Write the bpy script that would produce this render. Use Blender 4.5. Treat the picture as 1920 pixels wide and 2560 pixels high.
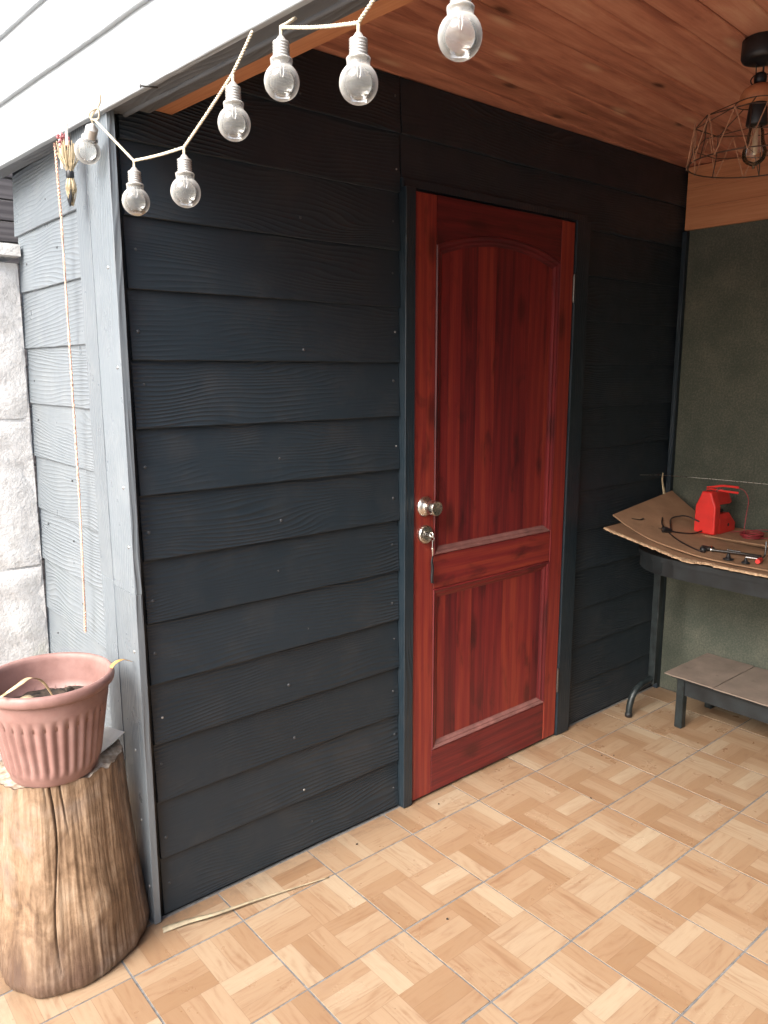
import bpy, bmesh, math, random
from mathutils import Vector, Matrix, noise
R = math.radians
random.seed(7)
scene = bpy.context.scene
C = scene.collection
for o in list(bpy.data.objects): bpy.data.objects.remove(o)

# ------------------------------------------------------------------ camera
cam_d = bpy.data.cameras.new('camera'); cam = bpy.data.objects.new('camera', cam_d); C.objects.link(cam)
cam_d.sensor_fit = 'VERTICAL'; cam_d.sensor_height = 36.0; cam_d.lens = 1932.29 / 2560 * 36
cam_d.clip_start = 0.02; cam_d.clip_end = 400
cam.location = (-0.7333, -1.8221, 1.4658)
cam.rotation_euler = (1.3910, 0.0006, -0.6982)
scene.camera = cam
# ------------------------------------------------------------------ sky, sun, exposure
SUN_EL, SUN_AZ = R(42), R(-168)          # azimuth of the direction towards the sun, seen from +x, counter-clockwise
w = bpy.data.worlds.new('World'); scene.world = w; w.use_nodes = True
nt = w.node_tree; nt.nodes.clear()
sky = nt.nodes.new('ShaderNodeTexSky'); sky.sky_type = 'NISHITA'; sky.sun_disc = False
sky.sun_elevation = SUN_EL; sky.sun_rotation = R(90) - SUN_AZ
sky.air_density = 1.0; sky.dust_density = 4.0; sky.ozone_density = 1.0
hs = nt.nodes.new('ShaderNodeHueSaturation'); hs.inputs['Saturation'].default_value = 0.9
bg = nt.nodes.new('ShaderNodeBackground'); bg.inputs['Strength'].default_value = 0.135
wo = nt.nodes.new('ShaderNodeOutputWorld')
nt.links.new(sky.outputs[0], hs.inputs['Color']); nt.links.new(hs.outputs[0], bg.inputs[0]); nt.links.new(bg.outputs[0], wo.inputs[0])
sd = bpy.data.lights.new('sun', 'SUN'); sd.energy = 1.5; sd.angle = R(40); sd.color = (1.0, 0.975, 0.94)
sun = bpy.data.objects.new('sun', sd); C.objects.link(sun)
sdir = Vector((math.cos(SUN_EL) * math.cos(SUN_AZ), math.cos(SUN_EL) * math.sin(SUN_AZ), math.sin(SUN_EL)))
sun.rotation_euler = sdir.to_track_quat('Z', 'Y').to_euler()
scene.view_settings.view_transform = 'Standard'; scene.view_settings.look = 'None'
scene.view_settings.gamma = 1.0; scene.view_settings.use_curve_mapping = False
scene.view_settings.exposure = 1.92

# ------------------------------------------------------------------ node helpers
class NB:
    def __init__(s, name):
        s.m = bpy.data.materials.new(name); s.m.use_nodes = True; s.t = s.m.node_tree; s.t.nodes.clear()
        s.out = s.n('ShaderNodeOutputMaterial')
    def n(s, ty, **kw):
        nd = s.t.nodes.new(ty)
        for k, v in kw.items(): setattr(nd, k, v)
        return nd
    def put(s, sock, v):
        if v is None: return
        if isinstance(v, bpy.types.NodeSocket): s.t.links.new(v, sock)
        else: sock.default_value = v
    def math(s, op, a, b=None, c=None, clamp=False):
        nd = s.n('ShaderNodeMath', operation=op, use_clamp=clamp)
        s.put(nd.inputs[0], a)
        if b is not None: s.put(nd.inputs[1], b)
        if c is not None: s.put(nd.inputs[2], c)
        return nd.outputs[0]
    def vmath(s, op, a, b=None):
        nd = s.n('ShaderNodeVectorMath', operation=op); s.put(nd.inputs[0], a)
        if b is not None: s.put(nd.inputs[1], b)
        return nd.outputs[0]
    def obj(s): return s.n('ShaderNodeTexCoord').outputs['Object']
    def rnd(s): return s.n('ShaderNodeObjectInfo').outputs['Random']
    def sep(s, v):
        nd = s.n('ShaderNodeSeparateXYZ'); s.put(nd.inputs[0], v); return nd.outputs
    def comb(s, x, y, z):
        nd = s.n('ShaderNodeCombineXYZ')
        for i, v in enumerate((x, y, z)): s.put(nd.inputs[i], v)
        return nd.outputs[0]
    def noise(s, v, scale, detail=3, rough=.55, dist=0):
        nd = s.n('ShaderNodeTexNoise'); s.put(nd.inputs['Vector'], v); nd.inputs['Scale'].default_value = scale
        nd.inputs['Detail'].default_value = detail; nd.inputs['Roughness'].default_value = rough; nd.inputs['Distortion'].default_value = dist
        return nd.outputs[0]
    def voro(s, v, scale, feature='F1'):
        nd = s.n('ShaderNodeTexVoronoi', feature=feature); s.put(nd.inputs['Vector'], v); nd.inputs['Scale'].default_value = scale
        return nd.outputs['Distance']
    def voro2(s, v, a, b_, sa, scale):
        x = s.sep(v); nd = s.n('ShaderNodeTexVoronoi', voronoi_dimensions='2D'); nd.inputs['Scale'].default_value = scale
        s.put(nd.inputs['Vector'], s.comb(s.math('MULTIPLY', x[a], sa), x[b_], 0.)); return nd.outputs['Distance']
    def ramp(s, f, stops):
        nd = s.n('ShaderNodeValToRGB'); s.put(nd.inputs[0], f)
        e = nd.color_ramp.elements
        while len(e) < len(stops): e.new(.5)
        for i, (p, c) in enumerate(stops):
            e[i].position = p; e[i].color = (*c, 1) if len(c) == 3 else c
        return nd.outputs[0]
    def mapr(s, f, a, b, c=0., d=1.):
        nd = s.n('ShaderNodeMapRange'); s.put(nd.inputs[0], f)
        for i, v in enumerate((a, b, c, d)): nd.inputs[i + 1].default_value = v
        return nd.outputs[0]
    def mix(s, f, a, b, mode='MIX'):
        nd = s.n('ShaderNodeMix', data_type='RGBA', blend_type=mode)
        s.put(nd.inputs[0], f)
        for i, v in ((6, a), (7, b)):
            s.put(nd.inputs[i], (*v, 1) if isinstance(v, tuple) and len(v) == 3 else v)
        return nd.outputs[2]
    def bump(s, h, strength, dist=.01):
        nd = s.n('ShaderNodeBump'); s.put(nd.inputs['Height'], h); nd.inputs['Strength'].default_value = strength; nd.inputs['Distance'].default_value = dist
        return nd.outputs[0]
    def fin(s, col, rough=.6, normal=None, metal=0., spec=.5, coat=0., sheen=0., **kw):
        p = s.n('ShaderNodeBsdfPrincipled')
        s.put(p.inputs['Base Color'], (*col, 1) if isinstance(col, tuple) and len(col) == 3 else col)
        s.put(p.inputs['Roughness'], rough); s.put(p.inputs['Metallic'], metal); s.put(p.inputs['Specular IOR Level'], spec)
        if coat: p.inputs['Coat Weight'].default_value = coat; p.inputs['Coat Roughness'].default_value = .25
        if normal is not None: s.put(p.inputs['Normal'], normal)
        for k, v in kw.items(): s.put(p.inputs[k], v)
        s.t.links.new(p.outputs[0], s.out.inputs[0]); return s.m

def simple(name, col, rough=.6, metal=0., var=.12, scale=30, bump=.15, spec=.5, **kw):
    b = NB(name); v = b.obj(); n = b.noise(v, scale, 4)
    lo = tuple(c * (1 - var * 2) for c in col); hi = tuple(min(1, c * (1 + var)) for c in col)
    c = b.ramp(n, [(.3, lo), (.7, hi)])
    r = b.mapr(b.noise(v, scale * .6, 3), .3, .7, max(.05, rough - .08), min(1, rough + .08))
    return b.fin(c, r, b.bump(n, bump, .002), metal, spec, **kw)

def lines_field(b, ax, lfreq, amp, lowscale, stretch):
    """wavy wood-grain contour lines that run along axis ax in object space; returns (lines 0..1, soft noise, fine streaks, coords)"""
    o = b.obj(); r = b.rnd()
    off = b.comb(b.math('MULTIPLY', r, 37.), b.math('MULTIPLY', r, 71.), b.math('MULTIPLY', r, 113.))
    v = b.vmath('ADD', o, off)
    sc = [1.0, 1.0, 1.0]; sc[ax] = stretch
    vs = b.vmath('MULTIPLY', v, tuple(sc))
    soft = b.noise(vs, lowscale, 2, .5, .3)
    xyz = b.sep(o)
    cr = [xyz[i] for i in range(3) if i != ax]
    cross = b.math('ADD', b.math('MULTIPLY', cr[0], .83), cr[1])
    ph = b.math('ADD', b.math('MULTIPLY', cross, lfreq), b.math('MULTIPLY', soft, amp))
    ln = b.math('ADD', b.math('MULTIPLY', b.math('SINE', ph), .5), .5)
    sf = [1.0, 1.0, 1.0]; sf[ax] = .03
    fine = b.noise(b.vmath('MULTIPLY', v, tuple(sf)), 160, 3, .6)
    return ln, soft, fine, v

def siding_mat(name, col, ax=0, rough=.45, bstr=.55, spec=.5, dust=(.2, .2, .2), dustf=.12):
    b = NB(name)
    ln, soft, fine, v = lines_field(b, ax, 560, 95, 4.2, .3)
    patch = b.noise(v, 3.1, 2)
    amp = b.mapr(patch, .38, .62, .05, 1.)
    h = b.math('ADD', b.math('MULTIPLY', b.math('POWER', ln, 2.5), amp), b.math('MULTIPLY', fine, .45))
    worn = b.math('MULTIPLY', b.mapr(b.noise(v, 9, 5, .65), .48, .75), dustf)
    c = b.mix(worn, col, dust)
    tone = b.mapr(b.rnd(), 0, 1, .88, 1.1)
    c = b.mix(1., c, b.comb(tone, tone, tone), 'MULTIPLY')
    rg = b.mapr(b.noise(v, 14, 4), .3, .7, rough - .07, rough + .1)
    return b.fin(c, rg, b.bump(h, bstr, .0035), 0, spec)

def wood_mat(name, dark, mid, light, ax=0, rough=.5, bstr=.2, lfreq=260, amp=26, low=5, stretch=.12, tone=.25, knots=0., knotcol=(.05, .02, .012), spec=.5, coat=0., gap=None, linew=.45):
    b = NB(name)
    ln, soft, fine, v = lines_field(b, ax, lfreq, amp, low, stretch)
    f = b.math('ADD', b.math('MULTIPLY', b.math('POWER', ln, 1.6), linew), b.math('MULTIPLY', fine, 1.05 - linew))
    f = b.math('ADD', f, b.math('MULTIPLY', b.math('SUBTRACT', soft, .5), .55))
    f = b.math('ADD', f, b.mapr(b.rnd(), 0, 1, -tone, tone), clamp=False)
    c = b.ramp(f, [(.12, dark), (.5, mid), (.88, light)])
    if knots:
        sk = [1., 1., 1.]; sk[ax] = .38
        vk = b.vmath('MULTIPLY', b.vmath('ADD', v, b.n('ShaderNodeTexNoise').outputs['Color']), tuple(sk))
        k = b.voro(b.vmath('MULTIPLY', v, tuple(sk)), knots)
        k = b.mapr(b.math('ADD', k, b.math('MULTIPLY', fine, .05)), .05, .14, 1., 0.)
        c = b.mix(b.math('MULTIPLY', k, .85), c, knotcol)
    rg = b.mapr(fine, .3, .7, rough + .1, rough - .06)
    return b.fin(c, rg, b.bump(b.math('ADD', fine, b.math('MULTIPLY', ln, .35)), bstr, .0015), 0, spec, coat)

# ------------------------------------------------------------------ materials
M = {}
DARK = (.0145, .0235, .032)
M['dark_siding'] = siding_mat('dark_siding', DARK, 0, .46, .5, .45, (.07, .064, .06), .2)
M['grey_siding_lit'] = siding_mat('grey_siding_lit', (.165, .19, .21), 0, .34, .5, .5, (.3, .31, .31), .2)  # same dark paint as the shed front, with daylight brightness put into the colour
M['grey_trim_lit'] = siding_mat('grey_trim_lit', (.155, .18, .20), 2, .32, .5, .5, (.3, .31, .31), .2)  # corner boards: dark paint lightened in colour to imitate bright daylight
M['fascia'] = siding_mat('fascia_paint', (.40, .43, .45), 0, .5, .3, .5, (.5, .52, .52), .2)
M['soffit'] = siding_mat('soffit_paint', (.15, .16, .17), 1, .5, .4, .4, (.2, .2, .2), .25)
M['jamb'] = siding_mat('jamb_paint', (.012, .022, .031), 2, .4, .3, .5, (.1, .1, .1), .12)
M['screw'] = simple('screw_metal', (.45, .45, .44), .35, .9, .1, 200, .05)
M['screw_painted'] = simple('painted_screw', (.07, .075, .08), .35, .3, .2, 200, .05)
M['ceiling'] = None
M['beam'] = wood_mat('beam_pine', (.34, .125, .056), (.51, .215, .098), (.60, .285, .14), 1, .45, .2, 90, 18, 4, .12, .06, 3.2, (.2, .07, .03), linew=.15)
M['tile_green'] = None

def green_mat():
    b = NB('green_board'); v = b.obj()
    n1 = b.noise(v, 130, 4, .7); n2 = b.noise(v, 7, 4, .6); n3 = b.noise(v, 420, 2, .6)
    f = b.math('ADD', b.math('MULTIPLY', n1, .55), b.math('ADD', b.math('MULTIPLY', n2, .35), b.math('MULTIPLY', n3, .2)))
    c = b.ramp(f, [(.34, (.036, .048, .038)), (.54, (.075, .084, .066)), (.74, (.15, .145, .112))])
    return b.fin(c, .8, b.bump(n1, .35, .002), 0, .25)
M['green'] = green_mat()
def ceiling_mat():
    b = NB('ceiling_pine')
    ln, soft, fine, v = lines_field(b, 0, 95, 30, 5, .16)
    blot = b.noise(b.vmath('MULTIPLY', v, (.22, 1., 1.)), 17, 5, .62, .7)
    f = b.math('ADD', b.math('MULTIPLY', blot, .75), b.math('ADD', b.math('MULTIPLY', ln, .10), b.math('MULTIPLY', fine, .18)))
    f = b.math('ADD', f, b.mapr(b.rnd(), 0, 1, -.10, .10))
    c = b.ramp(f, [(.33, (.33, .120, .078)), (.5, (.52, .215, .135)), (.64, (.62, .29, .185)), (.8, (.70, .41, .27))])
    k = b.math('ADD', b.voro2(v, 0, 1, .42, 4.6), b.math('MULTIPLY', blot, .08))
    c = b.mix(b.mapr(k, .10, .30, .45, 0.), c, (.33, .14, .08))
    c = b.mix(b.mapr(k, .06, .115, .9, 0.), c, (.10, .036, .022))
    pale = b.mapr(b.math('ADD', b.voro2(b.vmath('ADD', v, (3.3, 1.7, .4)), 0, 1, .3, 5.), b.math('MULTIPLY', fine, .06)), .05, .12, .8, 0.)
    c = b.mix(pale, c, (.68, .42, .27))
    return b.fin(c, b.mapr(fine, .3, .7, .5, .36), b.bump(b.math('ADD', fine, blot), .2, .002), 0, .45)
M['ceiling'] = ceiling_mat()

def tile_mat():
    b = NB('wood_print_tile')
    uv = b.n('ShaderNodeUVMap', uv_map='strip').outputs[0]
    uve = b.n('ShaderNodeUVMap', uv_map='edge').outputs[0]
    tone = b.n('ShaderNodeAttribute', attribute_name='tone').outputs['Fac']
    r = b.rnd()
    u = b.sep(uv)
    v3 = b.comb(u[0], u[1], b.math('MULTIPLY', tone, 31.))
    vs = b.vmath('MULTIPLY', v3, (.22, 1., 1.))
    soft = b.noise(vs, 16, 2, .5, .6)
    ph = b.math('ADD', b.math('MULTIPLY', u[1], 260), b.math('MULTIPLY', soft, 34))
    ln = b.math('ADD', b.math('MULTIPLY', b.math('SINE', ph), .5), .5)
    fine = b.noise(b.vmath('MULTIPLY', v3, (.05, 1., 1.)), 330, 3, .6)
    blot = b.noise(b.vmath('MULTIPLY', v3, (.35, 1., 1.)), 17, 5, .65, 1.2)
    base = b.ramp(b.math('ADD', tone, b.math('MULTIPLY', b.math('SUBTRACT', r, .5), .16)),
                  [(.0, (.265, .163, .092)), (.3, (.305, .199, .120)), (.62, (.335, .234, .148)), (1., (.385, .300, .206))])
    g = b.math('MULTIPLY', b.math('POWER', ln, 2.), b.mapr(blot, .40, .66, 0., .6))
    g = b.math('MULTIPLY', g, b.mapr(tone, .75, 1., 1., .2))
    c = b.mix(g, base, (.215, .118, .066))
    c = b.mix(b.mapr(fine, .5, .75, 0., .3), c, (.24, .137, .078))
    c = b.mix(b.mapr(blot, .56, .78, 0., .5), c, (.225, .125, .07))
    e = b.sep(uve)
    d = b.math('MINIMUM', b.math('MINIMUM', e[1], b.math('SUBTRACT', .3093 / 6, e[1])), b.math('MINIMUM', e[0], b.math('SUBTRACT', .3093 / 2, e[0])))
    seam = b.mapr(d, .0003, .0010, .45, 0.)
    c = b.mix(seam, c, (.17, .09, .05))
    dirt = b.mapr(b.noise(b.n('ShaderNodeNewGeometry').outputs['Position'], 5.5, 5, .7), .5, .78, 0., .22)
    c = b.mix(dirt, c, (.28, .2, .14))
    pos = b.n('ShaderNodeNewGeometry').outputs['Position']; py = b.sep(pos)[1]
    grime = b.math('MULTIPLY', b.mapr(b.math('ADD', py, b.math('MULTIPLY', b.noise(pos, 14, 5, .7), .09)), -.03, .05, 0., .55), b.mapr(b.noise(pos, 40, 4, .7), .35, .65))
    c = b.mix(grime, c, (.13, .10, .075))
    sp = b.mapr(b.voro(pos, 26.), .035, .06, .5, 0.)
    c = b.mix(sp, c, (.16, .11, .07))
    rg = b.mapr(b.noise(b.n('ShaderNodeNewGeometry').outputs['Position'], 9, 4), .3, .7, .24, .42)
    return b.fin(c, rg, b.bump(b.math('ADD', fine, b.math('MULTIPLY', seam, -1.)), .06, .001), 0, .45)
M['tile'] = tile_mat()
M['grout'] = simple('grout', (.17, .168, .165), .9, 0, .2, 60, .5)
M['ground'] = simple('yard_concrete', (.42, .415, .40), .9, 0, .15, 3, .4)

def door_mat(name, ax):
    b = NB(name)
    ln, soft, fine, v = lines_field(b, ax, 170, 30, 4.2, .13)
    sb = [1., 1., 1.]; sb[ax] = .3
    blot = b.noise(b.vmath('MULTIPLY', v, tuple(sb)), 13, 4, .6, .6)
    f = b.math('ADD', b.math('MULTIPLY', fine, .55), b.math('MULTIPLY', ln, .14))
    f = b.math('ADD', f, b.math('MULTIPLY', soft, .35))
    f = b.math('ADD', f, b.mapr(b.rnd(), 0, 1, -.25, .27))
    c = b.ramp(f, [(.15, (.045, .007, .010)), (.42, (.110, .012, .015)), (.66, (.18, .019, .019)), (.9, (.27, .042, .024))])
    c = b.mix(b.mapr(blot, .55, .72, 0., .8), c, (.036, .007, .009))
    k = b.voro2(v, ax, 2 - ax, .4, 4.6)
    c = b.mix(b.mapr(b.math('ADD', k, b.math('MULTIPLY', fine, .05)),   .07, .15, .6, 0.), c, (.028, .006, .007))
    rg = b.mapr(fine, .3, .7, .42, .3)
    return b.fin(c, rg, b.bump(fine, .12, .0012), 0, .45)
M['door_v'] = door_mat('door_stain_upright', 2); M['door_h'] = door_mat('door_stain_level', 0)
M['ledge'] = simple('dusty_ledge', (.20, .085, .075), .7, 0, .15, 25, .2)
M['steel'] = simple('brushed_steel', (.62, .59, .54), .3, 1., .06, 300, .04)
M['steel_dark'] = simple('dark_steel', (.13, .125, .12), .35, .9, .2, 200, .05)
M['black'] = simple('black_plastic', (.012, .013, .015), .45, 0, .2, 80, .1)
M['black_metal'] = simple('black_metal', (.018, .02, .022), .45, .3, .3, 50, .2)

def concrete_mat():
    b = NB('rough_concrete'); v = b.n('ShaderNodeNewGeometry').outputs['Position']
    n1 = b.noise(v, 26, 6, .7); n2 = b.noise(v, 3.2, 3); n3 = b.noise(v, 90, 3, .7)
    c = b.ramp(n1, [(.3, (.50, .49, .47)), (.52, (.64, .635, .62)), (.75, (.70, .70, .69))])
    moss = b.mapr(b.math('ADD', n2, b.math('MULTIPLY', n1, .5)), .80, .98, 0., .6)
    c = b.mix(moss, c, (.30, .31, .22))
    return b.fin(c, .9, b.bump(b.math('ADD', n1, b.math('MULTIPLY', n3, .5)), .6, .01), 0, .2)
M['concrete'] = concrete_mat()
M['neighbour'] = wood_mat('weathered_slat', (.04, .035, .036), (.075, .066, .066), (.12, .108, .106), 0, .8, .3, 200, 20, 5, .12, .2)

def stump_mat(name, top=False):
    b = NB(name); o = b.obj(); x = b.sep(o)
    if top:
        rad = b.math('POWER', b.math('ADD', b.math('MULTIPLY', x[0], x[0]), b.math('MULTIPLY', x[1], x[1])), .5)
        n = b.noise(o, 30, 5, .7); n0 = b.noise(o, 9, 3)
        rings = b.math('SINE', b.math('ADD', b.math('MULTIPLY', rad, 420), b.math('MULTIPLY', n0, 14)))
        c = b.ramp(b.math('ADD', b.math('MULTIPLY', rings, .03), n), [(.3, (.17, .125, .085)), (.5, (.38, .31, .235)), (.7, (.62, .56, .47))])
        return b.fin(c, .85, b.bump(n, .7, .006), 0, .2)
    ang = b.math('ARCTAN2', x[1], x[0])
    v = b.comb(b.math('MULTIPLY', ang, .18), x[2], 0.)
    st = b.noise(b.vmath('MULTIPLY', v, (1., .16, 1.)), 70, 6, .65, .4)
    st2 = b.noise(b.vmath('MULTIPLY', v, (1., .8, 1.)), 11, 7, .72, 1.4)
    bl = b.noise(o, 9, 6, .68, .9)
    f = b.math('ADD', b.math('MULTIPLY', st, .28), b.math('ADD', b.math('MULTIPLY', st2, .42), b.math('MULTIPLY', bl, .35)))
    c = b.ramp(f, [(.36, (.055, .032, .019)), (.45, (.14, .086, .050)), (.54, (.245, .160, .098)), (.68, (.37, .275, .19))])
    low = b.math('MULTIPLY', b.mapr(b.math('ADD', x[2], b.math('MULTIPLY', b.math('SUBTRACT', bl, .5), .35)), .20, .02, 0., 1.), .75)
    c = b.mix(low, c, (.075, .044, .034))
    grey = b.mapr(b.noise(o, 5.2, 4, .6, .5), .55, .70, 0., .55)
    c = b.mix(grey, c, (.30, .25, .215))
    crack = b.n('ShaderNodeAttribute', attribute_name='crack').outputs['Fac']
    c = b.mix(crack, c, (.035, .018, .01))
    rg = b.mapr(bl, .35, .65, .28, .55)
    return b.fin(c, rg, b.bump(b.math('ADD', st, b.math('ADD', b.math('MULTIPLY', st2, .8), b.math('MULTIPLY', b.noise(o, 120, 3, .6), .35))), .5, .004), 0, .45)
M['stump'] = stump_mat('stump_wood'); M['stump_top'] = stump_mat('stump_cut_face', True)

def pot_mat():
    b = NB('terracotta_plastic'); v = b.obj(); n = b.noise(v, 11, 5, .65); n2 = b.noise(v, 60, 3)
    c = b.ramp(n, [(.28, (.20, .108, .092)), (.5, (.275, .155, .135)), (.78, (.34, .215, .19))])
    return b.fin(c, b.mapr(n2, .3, .7, .42, .58), b.bump(n2, .05, .001), 0, .45)
M['pot'] = pot_mat()
M['soil'] = simple('soil', (.05, .036, .026), .95, 0, .5, 60, .9)
M['dry_leaf'] = simple('dry_leaf', (.72, .52, .30), .6, 0, .25, 40, .2)
M['dry_leaf_orange'] = simple('dry_leaf_orange', (.70, .36, .10), .6, 0, .2, 40, .2)
M['straw'] = simple('pale_straw', (.52, .42, .26), .6, 0, .2, 50, .2)
M['husk'] = simple('dry_husk', (.34, .285, .19), .65, 0, .2, 30, .2)
M['paper'] = simple('off_white_card', (.85, .81, .73), .75, 0, .1, 12, .1)
M['cord'] = simple('jute_cord', (.74, .66, .50), .8, 0, .15, 200, .4)
M['twine'] = simple('salmon_twine', (.74, .47, .36), .8, 0, .2, 150, .4)
M['lacing'] = simple('brown_lacing', (.45, .24, .14), .8, 0, .2, 150, .4)
M['bronze'] = simple('bronze_wire', (.075, .045, .032), .5, .4, .2, 60, .1)
M['cap'] = simple('silver_plastic', (.62, .60, .56), .38, .55, .08, 100, .05)
M['pink'] = simple('pink_petal', (.45, .16, .17), .8, 0, .3, 120, .3)

def bulb_mat(name, milk, tint=(.95, .94, .88)):
    b = NB(name)
    tr = b.n('ShaderNodeBsdfTransparent'); tr.inputs[0].default_value = (.97, .97, .95, 1)
    gl = b.n('ShaderNodeBsdfGlossy'); gl.inputs['Roughness'].default_value = .06
    df = b.n('ShaderNodeBsdfDiffuse'); df.inputs[0].default_value = (*tint, 1)
    tl = b.n('ShaderNodeBsdfTranslucent'); tl.inputs[0].default_value = (*tint, 1)
    m0 = b.n('ShaderNodeMixShader'); m0.inputs[0].default_value = .3; b.t.links.new(df.outputs[0], m0.inputs[1]); b.t.links.new(tl.outputs[0], m0.inputs[2])
    lw = b.n('ShaderNodeLayerWeight'); lw.inputs['Blend'].default_value = .5
    n = b.noise(b.obj(), 40, 4, .6)
    edge = b.math('POWER', lw.outputs['Facing'], 1.7)
    fac = b.math('MULTIPLY', b.math('ADD', edge, b.mapr(n, .3, .75, .05, .2)), milk, clamp=True)
    m1 = b.n('ShaderNodeMixShader'); b.put(m1.inputs[0], fac); b.t.links.new(tr.outputs[0], m1.inputs[1]); b.t.links.new(m0.outputs[0], m1.inputs[2])
    fr = b.n('ShaderNodeFresnel'); fr.inputs[0].default_value = 1.5
    m2 = b.n('ShaderNodeMixShader'); b.put(m2.inputs[0], fr.outputs[0]); b.t.links.new(m1.outputs[0], m2.inputs[1]); b.t.links.new(gl.outputs[0], m2.inputs[2])
    b.t.links.new(m2.outputs[0], b.out.inputs[0]); return b.m
M['globe'] = bulb_mat('milky_clear_plastic', .95)
M['residue'] = bulb_mat('amber_residue', 1.1, (.85, .50, .14))
M['amber_glass'] = bulb_mat('amber_glass', .25, (.7, .4, .2))
M['lamp_wood'] = simple('lamp_wood', (.50, .20, .09), .5, 0, .15, 30, .1)
M['filament'] = simple('filament_support', (.75, .62, .42), .4, 0, .1, 50, .1)

def card_mat(name, col):
    b = NB(name); o = b.obj()
    n = b.noise(o, 9, 4, .6); fl = b.math('SINE', b.math('MULTIPLY', b.sep(o)[0], 900))
    c = b.ramp(n, [(.3, tuple(x * .78 for x in col)), (.7, tuple(min(1, x * 1.12) for x in col))])
    st = b.mapr(b.noise(o, 16, 5, .7), .62, .72, 0., .5)
    c = b.mix(st, c, tuple(x * .4 for x in col))
    return b.fin(c, .85, b.bump(b.math('ADD', n, b.math('MULTIPLY', fl, .08)), .25, .003), 0, .2)
M['card'] = card_mat('brown_cardboard', (.34, .205, .122)); M['card_edge'] = simple('torn_card_edge', (.50, .34, .21), .9, 0, .25, 80, .6)
M['card_grey'] = card_mat('grey_cardboard', (.24, .19, .155))
M['table_dark'] = simple('dark_laminate', (.010, .014, .016), .6, 0, .35, 14, .2)
M['table_metal'] = simple('dark_green_tube', (.022, .030, .032), .42, .2, .3, 30, .2)
M['red'] = simple('red_plastic', (.72, .035, .028), .42, 0, .06, 20, .05)
M['red_dark'] = simple('dark_red_cable', (.30, .03, .04), .5, 0, .2, 60, .1)
M['chrome'] = simple('chrome', (.75, .75, .73), .18, 1., .05, 100, .03)
M['cable'] = simple('brown_black_cable', (.03, .018, .016), .5, 0, .3, 60, .1)

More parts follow.
